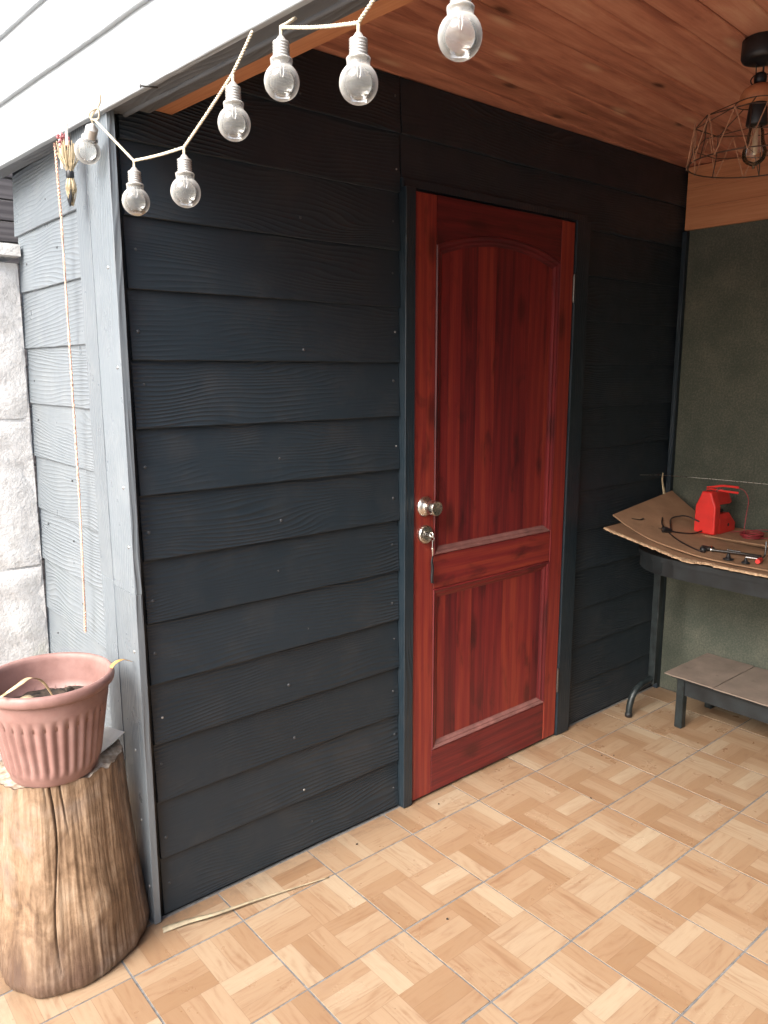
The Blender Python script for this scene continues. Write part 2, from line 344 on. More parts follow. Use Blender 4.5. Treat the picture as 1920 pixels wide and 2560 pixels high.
# ------------------------------------------------------------------ mesh helpers
class MB:
    def __init__(s): s.v = []; s.f = []; s.sm = []
    def add(s, vs, fs, smooth=False):
        o = len(s.v); s.v += [tuple(p) for p in vs]
        for f in fs: s.f.append(tuple(i + o for i in f)); s.sm.append(smooth)
        return s
    def box(s, x0, x1, y0, y1, z0, z1, bev=0):
        if bev:
            bm = bmesh.new()
            vs = [bm.verts.new((x, y, z)) for x in (x0, x1) for y in (y0, y1) for z in (z0, z1)]
            for f in ((0, 1, 3, 2), (4, 6, 7, 5), (0, 4, 5, 1), (2, 3, 7, 6), (0, 2, 6, 4), (1, 5, 7, 3)): bm.faces.new([vs[i] for i in f])
            bmesh.ops.recalc_face_normals(bm, faces=bm.faces[:])
            bmesh.ops.bevel(bm, geom=bm.edges[:], offset=bev, segments=1, affect='EDGES', profile=.5)
            bm.verts.index_update()
            s.add([v.co[:] for v in bm.verts], [[v.index for v in f.verts] for f in bm.faces]); bm.free(); return s
        v = [(x, y, z) for x in (x0, x1) for y in (y0, y1) for z in (z0, z1)]
        return s.add(v, [(0, 1, 3, 2), (4, 6, 7, 5), (0, 4, 5, 1), (2, 3, 7, 6), (0, 2, 6, 4), (1, 5, 7, 3)])
    def tube(s, pts, r, n=8, cap=True, rs=None):
        pts = [Vector(p) for p in pts]; vs = []; fs = []; k = len(pts)
        t0 = (pts[1] - pts[0]).normalized(); up = Vector((0, 0, 1)) if abs(t0.z) < .9 else Vector((1, 0, 0))
        a = t0.cross(up).normalized()
        for i, p in enumerate(pts):
            t = (pts[min(i + 1, k - 1)] - pts[max(i - 1, 0)]).normalized()
            a = (a - t * a.dot(t)).normalized(); b = t.cross(a)
            rr = rs[i] if rs else r
            for j in range(n):
                q = 2 * math.pi * j / n; vs.append(p + (a * math.cos(q) + b * math.sin(q)) * rr)
        for i in range(k - 1):
            for j in range(n): fs.append((i * n + j, i * n + (j + 1) % n, (i + 1) * n + (j + 1) % n, (i + 1) * n + j))
        s.add(vs, fs, True)
        if cap: s.add(vs[:n], [tuple(range(n))[::-1]]); s.add(vs[-n:], [tuple(range(n))])
        return s
    def lathe(s, prof, n=32, c=(0, 0, 0), smooth=True, axis='z', closed=False):
        vs = []; fs = []
        for (r, z) in prof:
            for j in range(n):
                q = 2 * math.pi * j / n; p = (r * math.cos(q), r * math.sin(q), z)
                if axis == 'y': p = (p[0], -p[2], p[1])       # +z of the profile points to -y
                if axis == 'x': p = (-p[2], p[0], p[1])
                vs.append((c[0] + p[0], c[1] + p[1], c[2] + p[2]))
        for i in range(len(prof) - 1):
            for j in range(n):
                fs.append((i * n + j, i * n + (j + 1) % n, (i + 1) * n + (j + 1) % n, (i + 1) * n + j))
        return s.add(vs, fs, smooth)
    def prism(s, poly, h0, h1, plane='xy'):
        n = len(poly)
        def P(a, b, h): return {'xy': (a, b, h), 'xz': (a, h, b), 'yz': (h, a, b)}[plane]
        vs = [P(a, b, h0) for a, b in poly] + [P(a, b, h1) for a, b in poly]
        fs = [tuple(range(n))[::-1], tuple(range(n, 2 * n))] + [(i, (i + 1) % n, n + (i + 1) % n, n + i) for i in range(n)]
        return s.add(vs, fs)
    def sheet(s, rows, th=.003, smooth=True):
        """rows of points -> a sheet with thickness (offset along -z)"""
        nr, nc = len(rows), len(rows[0]); top = [Vector(p) for r in rows for p in r]
        bot = [p - Vector((0, 0, th)) for p in top]; N = nr * nc; fs = []
        for i in range(nr - 1):
            for j in range(nc - 1):
                a, b, c, d = i * nc + j, i * nc + j + 1, (i + 1) * nc + j + 1, (i + 1) * nc + j
                fs += [(a, b, c, d), (N + d, N + c, N + b, N + a)]
        for j in range(nc - 1): fs += [(j + 1, j, N + j, N + j + 1), ((nr - 1) * nc + j, (nr - 1) * nc + j + 1, N + (nr - 1) * nc + j + 1, N + (nr - 1) * nc + j)]
        for i in range(nr - 1): fs += [(i * nc, (i + 1) * nc, N + (i + 1) * nc, N + i * nc), ((i + 1) * nc + nc - 1, i * nc + nc - 1, N + i * nc + nc - 1, N + (i + 1) * nc + nc - 1)]
        return s.add(top + bot, fs, smooth)
    def mesh(s, name):
        me = bpy.data.meshes.new(name); me.from_pydata(s.v, [], s.f)
        me.polygons.foreach_set('use_smooth', s.sm)
        bm = bmesh.new(); bm.from_mesh(me); bmesh.ops.recalc_face_normals(bm, faces=bm.faces[:]); bm.to_mesh(me); bm.free()
        me.update(); return me
    def build(s, name, mat, parent=None, loc=(0, 0, 0), rot=(0, 0, 0)):
        me = s.mesh(name); me.materials.append(M[mat]); return link(name, me, parent, loc, rot)

def link(name, me, parent=None, loc=(0, 0, 0), rot=(0, 0, 0)):
    o = bpy.data.objects.new(name, me); C.objects.link(o); o.location = loc; o.rotation_euler = rot
    if parent is not None: o.parent = parent
    return o
def tag(o, label, cat, group=None):
    o['label'] = label; o['category'] = cat
    if group: o['group'] = group
    return o
def thing(name, label, cat, loc=(0, 0, 0), rz=0, group=None):
    o = bpy.data.objects.new(name, None); C.objects.link(o); o.empty_display_size = .05
    o.location = loc; o.rotation_euler = (0, 0, rz); return tag(o, label, cat, group)
def struct(o): o['kind'] = 'structure'; return o
def spline(pts, n=8):
    pts = [Vector(p) for p in pts]; out = []
    P = [2 * pts[0] - pts[1]] + pts + [2 * pts[-1] - pts[-2]]
    for i in range(1, len(P) - 2):
        for k in range(n):
            t = k / n; a, b, c, d = P[i - 1], P[i], P[i + 1], P[i + 2]
            out.append(.5 * ((2 * b) + (c - a) * t + (2 * a - 5 * b + 4 * c - d) * t * t + (3 * b - a - 3 * c + d) * t ** 3))
    out.append(pts[-1]); return out
def twisted(pts, r, turns_per_m, n=6):
    """two strands wound round one another along a path"""
    pts = [Vector(p) for p in pts]; mb = MB(); L = 0; rows = [[], []]
    a = None
    for i, p in enumerate(pts):
        t = (pts[min(i + 1, len(pts) - 1)] - pts[max(i - 1, 0)]).normalized()
        if a is None: a = t.cross(Vector((.3, 1, .2))).normalized()
        a = (a - t * a.dot(t)).normalized(); b = t.cross(a)
        if i: L += (p - pts[i - 1]).length
        q = 2 * math.pi * turns_per_m * L
        off = (a * math.cos(q) + b * math.sin(q)) * r * .62
        rows[0].append(p + off); rows[1].append(p - off)
    for rw in rows: mb.tube(rw, r * .68, n)
    return mb

L_ROOM = 2.476; CEIL = 2.31; ROT = R(4.0)

# ------------------------------------------------------------------ ground and floor
g = MB(); g.add([(-90, -90, -.03), (90, -90, -.03), (90, 90, -.03), (-90, 90, -.03)], [(0, 1, 2, 3)])
struct(g.build('ground', 'ground'))
FX0, FX1, FY0 = -2.3, L_ROOM, -3.3
fl = MB(); fl.box(FX0, FX1 + .1, FY0, .9, -.028, -.0014)
floor = struct(fl.build('floor', 'grout'))
S = .3093; TX, TY = .4821, -.1472; GAP = .0028
def tile_mesh(seed, cx0=0., cx1=S, cy0=0., cy1=S):
    rng = random.Random(seed); H = S / 2; th = S / 6
    me = bpy.data.meshes.new('tile'); vs = []; fs = []; uv = []; ue = []; tone = []
    tones = [.02, .12, .22, .3, .38, .45, .52, .58, .64, .70, .78, .92]
    rng.shuffle(tones)
    k = 0
    for bx in (0, 1):
        for by in (0, 1):
            along_x = (bx == 0) == (by == 1)
            for q in range(3):
                if along_x: x0, x1 = bx * H, bx * H + H; y0, y1 = by * H + q * th, by * H + q * th + th
                else: y0, y1 = by * H, by * H + H; x0, x1 = bx * H + q * th, bx * H + q * th + th
                ou, ov = rng.uniform(0, 40), rng.uniform(0, 40); flip = rng.choice((-1, 1))
                a0, a1, b0, b1 = max(x0, cx0 + GAP), min(x1, cx1 - GAP), max(y0, cy0 + GAP), min(y1, cy1 - GAP)
                tn = tones[k]; k += 1
                if a1 - a0 < .002 or b1 - b0 < .002: continue
                o = len(vs); P = [(a0, b0), (a1, b0), (a1, b1), (a0, b1)]
                vs += [(x, y, 0) for x, y in P]; fs.append((o, o + 1, o + 2, o + 3)); tone.append(tn)
                for x, y in P:
                    u, v = (x - x0, y - y0) if along_x else (y - y0, x - x0)
                    uv.append((ou + flip * u, ov + v)); ue.append((u, v))
    # sides of the tile down to the grout
    x0, x1, y0, y1 = max(cx0, 0) + GAP, min(cx1, S) - GAP, max(cy0, 0) + GAP, min(cy1, S) - GAP
    o = len(vs)
    for z in (0, -.006): vs += [(x0, y0, z), (x1, y0, z), (x1, y1, z), (x0, y1, z)]
    for i in range(4):
        j = (i + 1) % 4; fs.append((o + i, o + 4 + i, o + 4 + j, o + j)); tone.append(.6)
        uv += [(0, 0), (0, .006), (.1, .006), (.1, 0)]; ue += [(.03, .03)] * 4
    me.from_pydata(vs, [], fs)
    l1 = me.uv_layers.new(name='strip'); l2 = me.uv_layers.new(name='edge')
    for i in range(len(uv)): l1.data[i].uv = uv[i]; l2.data[i].uv = ue[i]
    at = me.attributes.new('tone', 'FLOAT', 'FACE'); at.data.foreach_set('value', tone)
    me.materials.append(M['tile']); me.update(); return me
variants = [tile_mesh(100 + i) for i in range(7)]
trng = random.Random(3)
def put_tile(me, x, y):
    link('tile', me, floor, (x, y, trng.uniform(-.0004, .0004)), (trng.uniform(-.0012, .0012), trng.uniform(-.0012, .0012), trng.uniform(-.002, .002)))
for i in range(-9, 8):
    x0 = TX + i * S; x1 = x0 + S
    if x1 < FX0 + .1 or x0 > FX1: continue
    for j in range(-4, 11):
        y1 = TY - j * S; y0 = y1 - S            # row j spans y0..y1
        if y1 < FY0 + .05 or y0 > .75: continue
        cx1 = min(S, FX1 - x0)
        if y1 <= 0:
            if cx1 < S - 1e-6: put_tile(tile_mesh(500 + i * 31 + j, 0, cx1, 0, S), x0, y0)
            else: put_tile(trng.choice(variants), x0, y0)
        else:
            if y0 < 0: put_tile(tile_mesh(900 + i * 31 + j, 0, cx1, 0, -y0), x0, y0)
            if x0 < -.03:                            # yard side, left of the corner post
                put_tile(tile_mesh(1300 + i * 31 + j, 0, min(S, -.02 - x0), max(0, -y0), min(S, .765 - y0)), x0, y0)

# ------------------------------------------------------------------ siding boards
_bcache = {}
def board_mesh(length, height, lip=.011, seed=0, mat='dark_siding'):
    key = (round(length, 3), round(height, 3), lip, seed, mat)
    if key in _bcache: return _bcache[key]
    mb = MB(); n = max(6, int(length / .04)); vs = []; fs = []
    for i in range(n + 1):
        x = length * i / n
        wz = (noise.noise((x * 5.1, seed * 3.7, 1.)) * .0011 + noise.noise((x * 23, seed * 1.3, 5.)) * .0008) if 0 <= i <= n else 0
        wy = noise.noise((x * 2.3, seed * 9.1, 7.)) * .0018
        hy = -.001 - (lip - .001) * 0
        vs += [(x, .0, wz), (x, -lip + wy + .0015, wz), (x, -lip + wy, wz + .0016), (x, -lip * .62 + wy * .8, wz * .4 + height * .4), (x, -.0015 + wy * .3, height)]
    k = 5
    for i in range(n):
        for j in range(k - 1): fs.append((i * k + j, (i + 1) * k + j, (i + 1) * k + j + 1, i * k + j + 1))
    fs += [tuple(range(k)), tuple(n * k + j for j in range(k))[::-1]]
    mb.add(vs, fs, False); me = mb.mesh('siding_board'); me.materials.append(M[mat]); _bcache[key] = me; return me
scr = MB(); scr.lathe([(.0, .0022), (.0022, .0021), (.0042, .0012), (.0048, 0.), (.0048, -.003)], 10, axis='y')
screw_me = scr.mesh('screw'); screw_me.materials.append(M['screw'])
screw_dark = screw_me.copy(); screw_dark.materials[0] = M['screw_painted']
def screw(parent, x, y, z, rz=0, s=1.): 
    o = link('screw', screw_me if (parent.name.startswith('corner') or srng.random() < .12) else screw_dark, parent, (x, y, z), (0, 0, rz)); o.scale = (s * .85, s, s * .85); return o

# backing panels keep the light out of the shed
shed = thing('dark_clad_wall', 'dark charcoal lap-clad shed wall with the red door in it', 'wall')
bk = MB(); bk.box(.004, .862, .012, .07, -.02, CEIL - .004); bk.box(1.772, L_ROOM + .06, .012, .07, -.02, CEIL - .004); bk.box(.863, 1.771, .012, .07, 2.012, CEIL - .004)
bk.build('backing', 'black_metal', shed)
P = .1648; Z0 = .010
srng = random.Random(11)
for k in range(14):
    z = Z0 + P * k; hgt = min(P + .008, CEIL - .003 - z)
    b_ = link('siding_board', board_mesh(.846, hgt, .011, k), shed, (.015, .012, z))
    for x, dz in ((.022 + srng.uniform(-.006, .006), .085), (.825 + srng.uniform(-.01, .01), .085), (.44 + srng.uniform(-.06, .06), .06)):
        if hgt > .12 and not (x > .3 and x < .6 and k % 2 == 0 and k > 6):
            zz = dz + srng.uniform(-.03, .03)
            screw(b_, x, -.0108 + .009 * zz / .172, zz, s=srng.uniform(.7, 1.15))
    if z > 1.98:
        link('siding_board', board_mesh(L_ROOM - .868, hgt, .011, 40 + k), shed, (.866, .012, z))
    else:
        b_ = link('siding_board', board_mesh(L_ROOM - 1.775, hgt, .011, 60 + k), shed, (1.775, .012, z))
        if k % 3 == 1: screw(b_, .2 + srng.uniform(-.1, .25), -.004, .09, s=.8)
cb = MB(); cb.box(L_ROOM - .028, L_ROOM - .002, -.022, -.0015, 0, 2.048, .002); cb.build('corner_batten', 'jamb', shed)

side = thing('grey_side_wall', 'lap-clad outer side wall, its grey lightened to imitate daylight, with embossed wood grain', 'wall')
bk = MB(); bk.box(.0015, .06, .075, .80, -.02, 2.06); bk.build('backing', 'black_metal', side)
for k in range(13):
    z = .033 + .167 * k - .167; hgt = min(.175, 2.045 - z)
    if hgt < .03: continue
    yl = .79 + srng.uniform(-.008, .012)
    b_ = link('siding_board', board_mesh(yl - .205, hgt, .0085, 80 + k, 'grey_siding_lit'), side, (.001, yl, max(z, .003)), (0, 0, -R(90)))
    for x in (.035, .30):
        if srng.random() < .7: screw(b_, x + srng.uniform(0, .1), -.006, .09 + srng.uniform(-.03, .04), s=.8)
for (y0, y1, z0, z1, t) in ((-.012, .126, 0.002, .9193, .019), (-.012, .126, .9197, 2.052, .0193), (.1263, .212, .425, .930, .0205), (.1263, .212, .9304, 2.05, .0208)):
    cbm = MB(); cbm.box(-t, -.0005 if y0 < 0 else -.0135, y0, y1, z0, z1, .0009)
    c_ = cbm.build('corner_board', 'grey_trim_lit', side)
    if y0 < 0:
        for zz in [z0 + .08 + q * .23 for q in range(int((z1 - z0) / .24) + 1)]:
            if zz < z1 - .03: screw(c_, -t, .03 + srng.uniform(-.022, .03), zz + srng.uniform(-.06, .06), -R(90), 1.1)

# ------------------------------------------------------------------ door frame and door
frame = thing('door_frame', 'dark blue-grey painted frame round the red door', 'door frame')
for (x0, x1, z0, z1) in ((.8635, .903, .003, 2.004), (1.693, 1.7745, .003, 2.004), (.8635, 1.7745, 2.0055, 2.03)):
    j = MB()
    if z0 < 1: j.box(x0, x1, -.022, .06, z0, z1, .0015); j.build('jamb', 'jamb', frame)
    else: j.box(x0, x1, -.006, .06, z0, z1, .0015); j.build('head', 'jamb', frame)
st = MB(); st.box(.8865, 1.7, .034, .06, .003, 2.004); st.build('door_stop', 'black_metal', frame)

DX, DZ = .9075, .010; DW, DH = .7815, 1.986; YF = -.016        # door face
door = thing('panel_door', 'red-brown stained wooden door with arched upper panel', 'door', (DX, 0, DZ))
def dpart(mb, name, mat, parent=None, loc=(0, 0, 0)): return mb.build(name, mat, parent or door, loc)
SL, SR = .0885, .705
b_ = MB(); b_.box(0, SL, 0, .036, 0, DH, .0025); dpart(b_, 'stile', 'door_v', None, (0, YF, 0))
b_ = MB(); b_.box(0, DW - SR, 0, .036, 0, DH, .0025); dpart(b_, 'stile', 'door_v', None, (SR, YF, 0))
b_ = MB(); b_.box(SL + .0006, SR - .0006, .0006, .036, 0, .160, .0025); dpart(b_, 'bottom_rail', 'door_h', None, (0, YF, 0))
b_ = MB(); b_.box(SL + .0006, SR - .0006, .0006, .036, 0, .118, .0025); dpart(b_, 'lock_rail', 'door_h', None, (0, YF, .738))
AW = SR - SL
def arch(u, base=1.842, rise=.052): return base + rise * (1 - (2 * u - 1) ** 2)
b_ = MB(); n = 28
xs = [SL + .0006 + (AW - .0012) * i / n for i in range(n + 1)]
poly = [(x, arch(i / n)) for i, x in enumerate(xs)] + [(SR - .0006, DH), (SL + .0006, DH)]
b_.prism(poly, YF + .0006, YF + .036, 'xz'); dpart(b_, 'top_rail', 'door_h')
# raised-panel fields made of upright glued strips
def field(z0, z1, inset, ztop=None):
    x = SL - .004; q = 0; rng = random.Random(int(z0 * 100))
    while x < SR:
        wd = min(rng.choice((.055, .075, .09, .1)), SR + .004 - x)
        if SR + .004 - x - wd < .03: wd = SR + .004 - x
        b_ = MB(); top = z1
        b_.box(0, wd - .0004, 0, .016, 0, (z1 - z0)); dpart(b_, 'panel_strip', 'door_v', None, (x, YF + inset + rng.uniform(0, .0006), z0)); x += wd
field(.852, 1.90, .0125); field(.156, .742, .0125)
def moulding(path_o, path_i, name, mat):
    """sloping bead from the frame edge down to the panel: outer path at the face, inner path on the panel"""
    n = len(path_o); vs = []
    for (xo, zo), (xi, zi) in zip(path_o, path_i):
        d = Vector((xi - xo, zi - zo))
        for t, y in ((0, .0015), (.10, -.0022), (.25, -.0005), (.42, .0035), (.62, .0045), (.8, .0095), (1., .0124)):
            vs.append((xo + d.x * t, YF + y, zo + d.y * t))
    fs = [(i * 7 + j, (i + 1) * 7 + j, (i + 1) * 7 + j + 1, i * 7 + j + 1) for i in range(n - 1) for j in range(6)]
    b_ = MB(); b_.add(vs, fs, False); return dpart(b_, name, mat)
W_ = .034
for (zb, zt, arched) in ((.856, 1.842, True), (.160, .738, False)):
    moulding([(SL, zb), (SL, zt)], [(SL + W_, zb + W_ * .75), (SL + W_, zt - W_ * (1 if not arched else .75))], 'moulding', 'door_v')
    moulding([(SR, zb), (SR, zt)], [(SR - W_, zb + W_ * .75), (SR - W_, zt - W_ * (1 if not arched else .75))], 'moulding', 'door_v')
    moulding([(SL, zb), (SR, zb)], [(SL + W_, zb + W_ * .75), (SR - W_, zb + W_ * .75)], 'moulding', 'ledge')
    if arched:
        po = [(SL + AW * i / n, arch(i / n)) for i in range(n + 1)]
        pi = [(SL + W_ + (AW - 2 * W_) * i / n, arch(i / n, 1.842 - .026, .046)) for i in range(n + 1)]
        moulding(po, pi, 'moulding', 'door_h')
    else: moulding([(SL, zt), (SR, zt)], [(SL + W_, zt - W_), (SR - W_, zt - W_)], 'moulding', 'door_h')
# knob, lock, hinges
kb = MB(); kb.lathe([(.0, -.001), (.033, -.001), (.0335, .003), (.0315, .006), (.024, .012), (.0165, .017), (.0155, .022), (.0165, .025), (.021, .028), (.0225, .031), (.0235, .058), (.0225, .060), (.0205, .0595), (.0, .057)], 36, axis='y')
kb.build('knob', 'steel', door, (.0465, YF, 1.026))
lk = MB(); lk.lathe([(.0, -.001), (.0305, -.001), (.031, .004), (.029, .011), (.027, .0125), (.012, .0115), (.0, .0115)], 36, axis='y')
lock = lk.build('deadbolt', 'steel', door, (.0465, YF, .934))
lc = MB(); lc.lathe([(.0, 0), (.008, 0), (.008, .0145), (.0, .0145)], 20, axis='y'); lc.build('keyway', 'steel_dark', lock, (0, 0, 0))
for hz in (1.755, .233):
    h = MB(); h.tube([(0, 0, -.045), (0, 0, .045)], .006, 10); h.tube([(0, 0, -.05), (0, 0, -.046)], .0045, 8); h.tube([(0, 0, .046), (0, 0, .051)], .0045, 8)
    for q in (-.015, .015): h.tube([(0, 0, q - .0008), (0, 0, q + .0008)], .0064, 10)
    h.build('hinge', 'steel_dark', door, (DW + .0005, YF - .004, hz))
# key with its tag
key = thing('key', 'small metal key standing in the door lock', 'key', (DX + .0465, YF - .0118, DZ + .934))
b_ = MB(); b_.box(-.0012, .0012, -.010, 0.002, -.004, .004); b_.build('blade', 'chrome', key)
b_ = MB(); b_.lathe([(.0045, -.001), (.011, -.001), (.011, .001), (.0045, .001), (.0045, -.001)], 16, axis='x'); o = b_.build('bow', 'chrome', key, (0, -.020, .002))
tagk = thing('key_tag', 'black key ring tag hanging under the door lock', 'key ring', (DX + .070, YF - .014, DZ + .90))
b_ = MB(); b_.lathe([(.008, -.0008), (.0092, 0), (.008, .0008), (.0068, 0), (.008, -.0008)], 16, axis='x'); b_.build('ring', 'chrome', tagk, (0, 0, .018))
b_ = MB(); b_.tube([(0, 0, .012), (0, 0, -.012)], .0022, 8); b_.tube([(-.006, 0, -.016), (.005, 0, -.014)], .002, 6); b_.tube([(0, 0, -.012), (.001, 0, -.040)], .0034, 8, rs=[.0045, .0016]); b_.build('clip', 'chrome', tagk)
b_ = MB(); b_.add([], []); b_.tube(spline([(.001, 0, -.038), (-.001, .001, -.06), (.002, .001, -.082), (0, .001, -.118), (.001, 0, -.132)], 4), .004, 8, rs=[.0012 + .0042 * math.sin(min(1, i / 12) * math.pi * .62) for i in range(17)]); b_.build('strap', 'black', tagk)

# ------------------------------------------------------------------ back wall
back = thing('green_back_wall', 'mottled dark green board wall at the back of the porch', 'wall')
yy = 0.0
for q, wd in enumerate((.58, 1.2, 1.2, .45)):
    y1 = -.0015 if q == 0 else yy - .0015
    b_ = MB(); b_.box(0, .02, -(wd - .003), 0, 0, 2.052, .001); b_.build('panel', 'green', back, (L_ROOM, y1, .002)); yy -= wd
b_ = MB(); b_.box(L_ROOM + .021, L_ROOM + .07, FY0, .06, -.02, 2.5); b_.build('backing', 'black_metal', back)
bb = thing('back_wall_beam', 'orange-brown varnished timber boards above the green wall', 'beam')
z = 2.0545
for q, hh in enumerate((.088, .080, .085)):
    b_ = MB(); b_.box(0, .025, -3.27, 0, 0, hh - .0008, .001); b_.build('board', 'beam', bb, (L_ROOM - .012, -.0016, z)); z += hh

# ------------------------------------------------------------------ ceiling, roof, beam, fascia (turned 4 degrees against the shed)
roofR = Matrix.Rotation(ROT, 4, 'Z')
ce = MB(); ce.box(-.02, 2.75, -3.18, 1.0, CEIL + .024, CEIL + .05)
ceiling = struct(ce.build('ceiling', 'ceiling', None, (0, 0, 0), (0, 0, ROT)))
PW = .0885
y = .92; q = 0
while y > -3.07:
    b_ = MB(); ww = PW
    b_.box(0, 2.58, -ww + .0014, -.0014, 0, .02, .0035)
    b_.build('plank', 'ceiling', ceiling, (.13, y, CEIL + random.uniform(-.0008, .0008))); y -= ww; q += 1
roof = thing('porch_roof', 'flat roof deck covering the porch and the shed', 'roof', (0, 0, 0), ROT)
b_ = MB(); b_.box(.02, 2.85, -3.20, 1.02, CEIL + .3, CEIL + .36); b_.build('deck', 'soffit', roof)
b_ = MB(); b_.box(2.75, 2.8, -3.20, 1.0, CEIL, CEIL + .3); b_.build('rear_curb', 'soffit', roof)
b_ = MB(); b_.box(.02, 2.74, -3.2, -3.185, CEIL, CEIL + .3); b_.build('end_curb', 'soffit', roof)
b_ = MB(); b_.box(.02, 2.74, 1.003, 1.02, CEIL, CEIL + .3); b_.build('end_curb', 'soffit', roof)
beam = thing('front_beam', 'orange pine lintel beam along the open front under the ceiling', 'beam', (0, 0, 0), ROT)
b_ = MB(); b_.box(.092, .149, -3.1, -.002, 2.063, CEIL - .002, .003); b_.build('timber', 'beam', beam)
fas = thing('roof_fascia', 'white-lit lap-clad roof fascia running across the upper left', 'fascia', (0, 0, 0), ROT)
for k in range(4):
    b_ = link('siding_board', board_mesh(4.15, .166, .013, 120 + k, 'fascia'), fas, (-.019, 1.03, 2.032 + .156 * k), (0, 0, -R(90)))
b_ = MB(); b_.box(-.0175, .034, -3.12, 1.02, 2.040, 2.68, .002); b_.build('backing_board', 'soffit', fas)
b_ = MB(); b_.box(.0355, .0905, -3.12, -.004, 2.054, 2.3, .002); b_.build('soffit_strip', 'soffit', fas)
b_ = MB(); b_.tube([(.030, -3.1, 2.040), (.030, .0, 2.040)], .006, 8); b_.build('cable_duct', 'soffit', fas)
# unseen wall added behind the camera to hold back and bounce light
endw = thing('light_block_wall', 'unseen clad wall added behind the viewer to block light', 'wall')
for k in range(16):
    link('siding_board', board_mesh(5.2, P + .008, .011, 140, 'grey_siding_lit'), endw, (2.47, -3.30, Z0 + P * k), (0, 0, R(180)))
b_ = MB(); b_.box(-2.73, 2.47, -3.36, -3.302, 0, Z0 + P * 16); b_.build('backing', 'black_metal', endw)

# ------------------------------------------------------------------ concrete block wall and what stands behind it
bw = thing('block_wall', 'rough grey concrete block wall beside the grey siding', 'wall')
def block_mesh(wd, hh, seed):
    mb = MB(); nx, nz = 26, 20; vs = []; fs = []
    for i in range(nz + 1):
        for j in range(nx + 1):
            x = -wd * j / nx; z = hh * i / nz
            e = min(j, nx - j, i * 1.3, (nz - i) * 1.3)
            d = noise.fractal((x * 9 + seed, z * 9, seed), 1., 2., 5) * .009 + noise.noise((x * 45, z * 45, seed)) * .0055
            if e < 1.5: d += .007 * (1.5 - e) / 1.5
            vs.append((x + (noise.noise((z * 20, seed, 2)) * .008 if j == 0 else 0), d, z))
    k = nx + 1
    for i in range(nz):
        for j in range(nx): fs.append((i * k + j, i * k + j + 1, (i + 1) * k + j + 1, (i + 1) * k + j))
    mb.add(vs, fs, True)
    mb.box(-wd + .004, -.004, .016, .14, .003, hh - .003); me = mb.mesh('block'); me.materials.append(M['concrete']); return me
bms = [block_mesh(.86, .462, 3.1), block_mesh(.86, .462, 8.7), block_mesh(.86, .462, 13.3)]
for r_, z in enumerate((-.09, .38, .85, 1.322)):
    for q in range(4):
        link('block', bms[(r_ * 2 + q) % 3], bw, (-.016 - q * .865 - (.43 if r_ % 2 and q else 0), .768, z))
b_ = MB(); b_.box(-3.9, -.012, .7765, .91, -.1, 1.79); b_.build('mortar', 'concrete', bw)
b_ = MB(); nn = 40; rows = [[(-3.9 + 3.888 * i / nn, yv, 1.842 + noise.noise((i * .7, yv * 3, 4)) * .004) for i in range(nn + 1)] for yv in (.735, .95)]
b_.sheet(rows, .034, False); b_.build('coping', 'concrete', bw)
nb = thing('neighbour_slat_wall', 'dark weathered slat wall beyond the block wall', 'fence')
for k in range(34):
    b_ = MB(); hh = .098
    b_.box(-3.2, 1.2, 0, .02, 0, hh - .007, .002)
    b_.build('slat', 'neighbour', nb, (.3 + random.uniform(-.02, .02), 2.3 + random.uniform(-.006, .006), .02 + k * hh))
b_ = MB(); b_.box(-2.95, 1.55, 2.325, 2.36, 0, 3.36); b_.build('backing', 'concrete', nb)

# ------------------------------------------------------------------ stump
SX, SY, SH = -.206, .062, .497
stump = thing('tree_stump', 'barkless brown log stump standing on the tiles by the post', 'stump', (SX, SY, 0))
na, nz = 520, 64; vs = []; fs = []; crack = []
TOPC = Vector((.012, .052))
cracks = [(-2.02, .06, .50, .008), (-1.82, .37, .50, .006), (-2.12, .45, .5, .005), (-.9, .42, .5, .003), (-1.25, .02, .10, .003)]
for i in range(nz + 1):
    t = i / nz; z = SH * t
    for j in range(na):
        a = 2 * math.pi * j / na
        r = .150 + .018 * (1 - t) + .016 * (1 - t) ** 2.6 - .014 * max(0, 1 - t * 14) ** 2
        r *= 1 + .05 * math.sin(2 * a + .6) * (1 - .5 * t) + .035 * math.sin(3 * a + 2.1 + t)
        d = Vector((math.cos(a), math.sin(a)))
        r += noise.fractal((d.x * 3, d.y * 3, z * 1.2), 1., 2., 4) * .007 + noise.noise((d.x * 20, d.y * 20, z * 3.5)) * .0016 + noise.noise((d.x * 60, d.y * 60, z * 6)) * .0007
        r += .011 * math.exp(-(((a - 4.95) % (2 * math.pi) if (a - 4.95) % (2 * math.pi) < math.pi else (a - 4.95) % (2 * math.pi) - 2 * math.pi) / .28) ** 2 - ((z - .17) / .06) ** 2)
        ck = 0
        for (ca, c0, c1, dp) in cracks:
            ca2 = ca + .05 * math.sin(z * 14 + ca * 5); da = (a - ca2 + math.pi) % (2 * math.pi) - math.pi
            if c0 <= z <= c1 + .01:
                s_ = min(1, (z - c0) / .08); wdt = .006 + .004 * s_ * max(0., (z - .3) / .2) + .003 * s_
                g_ = math.exp(-(da / wdt) ** 2) * (.35 + .65 * s_); r -= dp * g_; ck = max(ck, g_)
        if i == 0: r *= .985
        cx = TOPC.x * t; cy = TOPC.y * t
        edge = noise.noise((d.x * 7, d.y * 7, 3.3)) * .010 if i == nz else 0
        vs.append((cx + d.x * r, cy + d.y * r, z + edge)); crack.append(ck)
for i in range(nz):
    for j in range(na): fs.append((i * na + j, i * na + (j + 1) % na, (i + 1) * na + (j + 1) % na, (i + 1) * na + j))
mb = MB(); mb.add(vs, fs, True); o = mb.build('trunk', 'stump', stump)
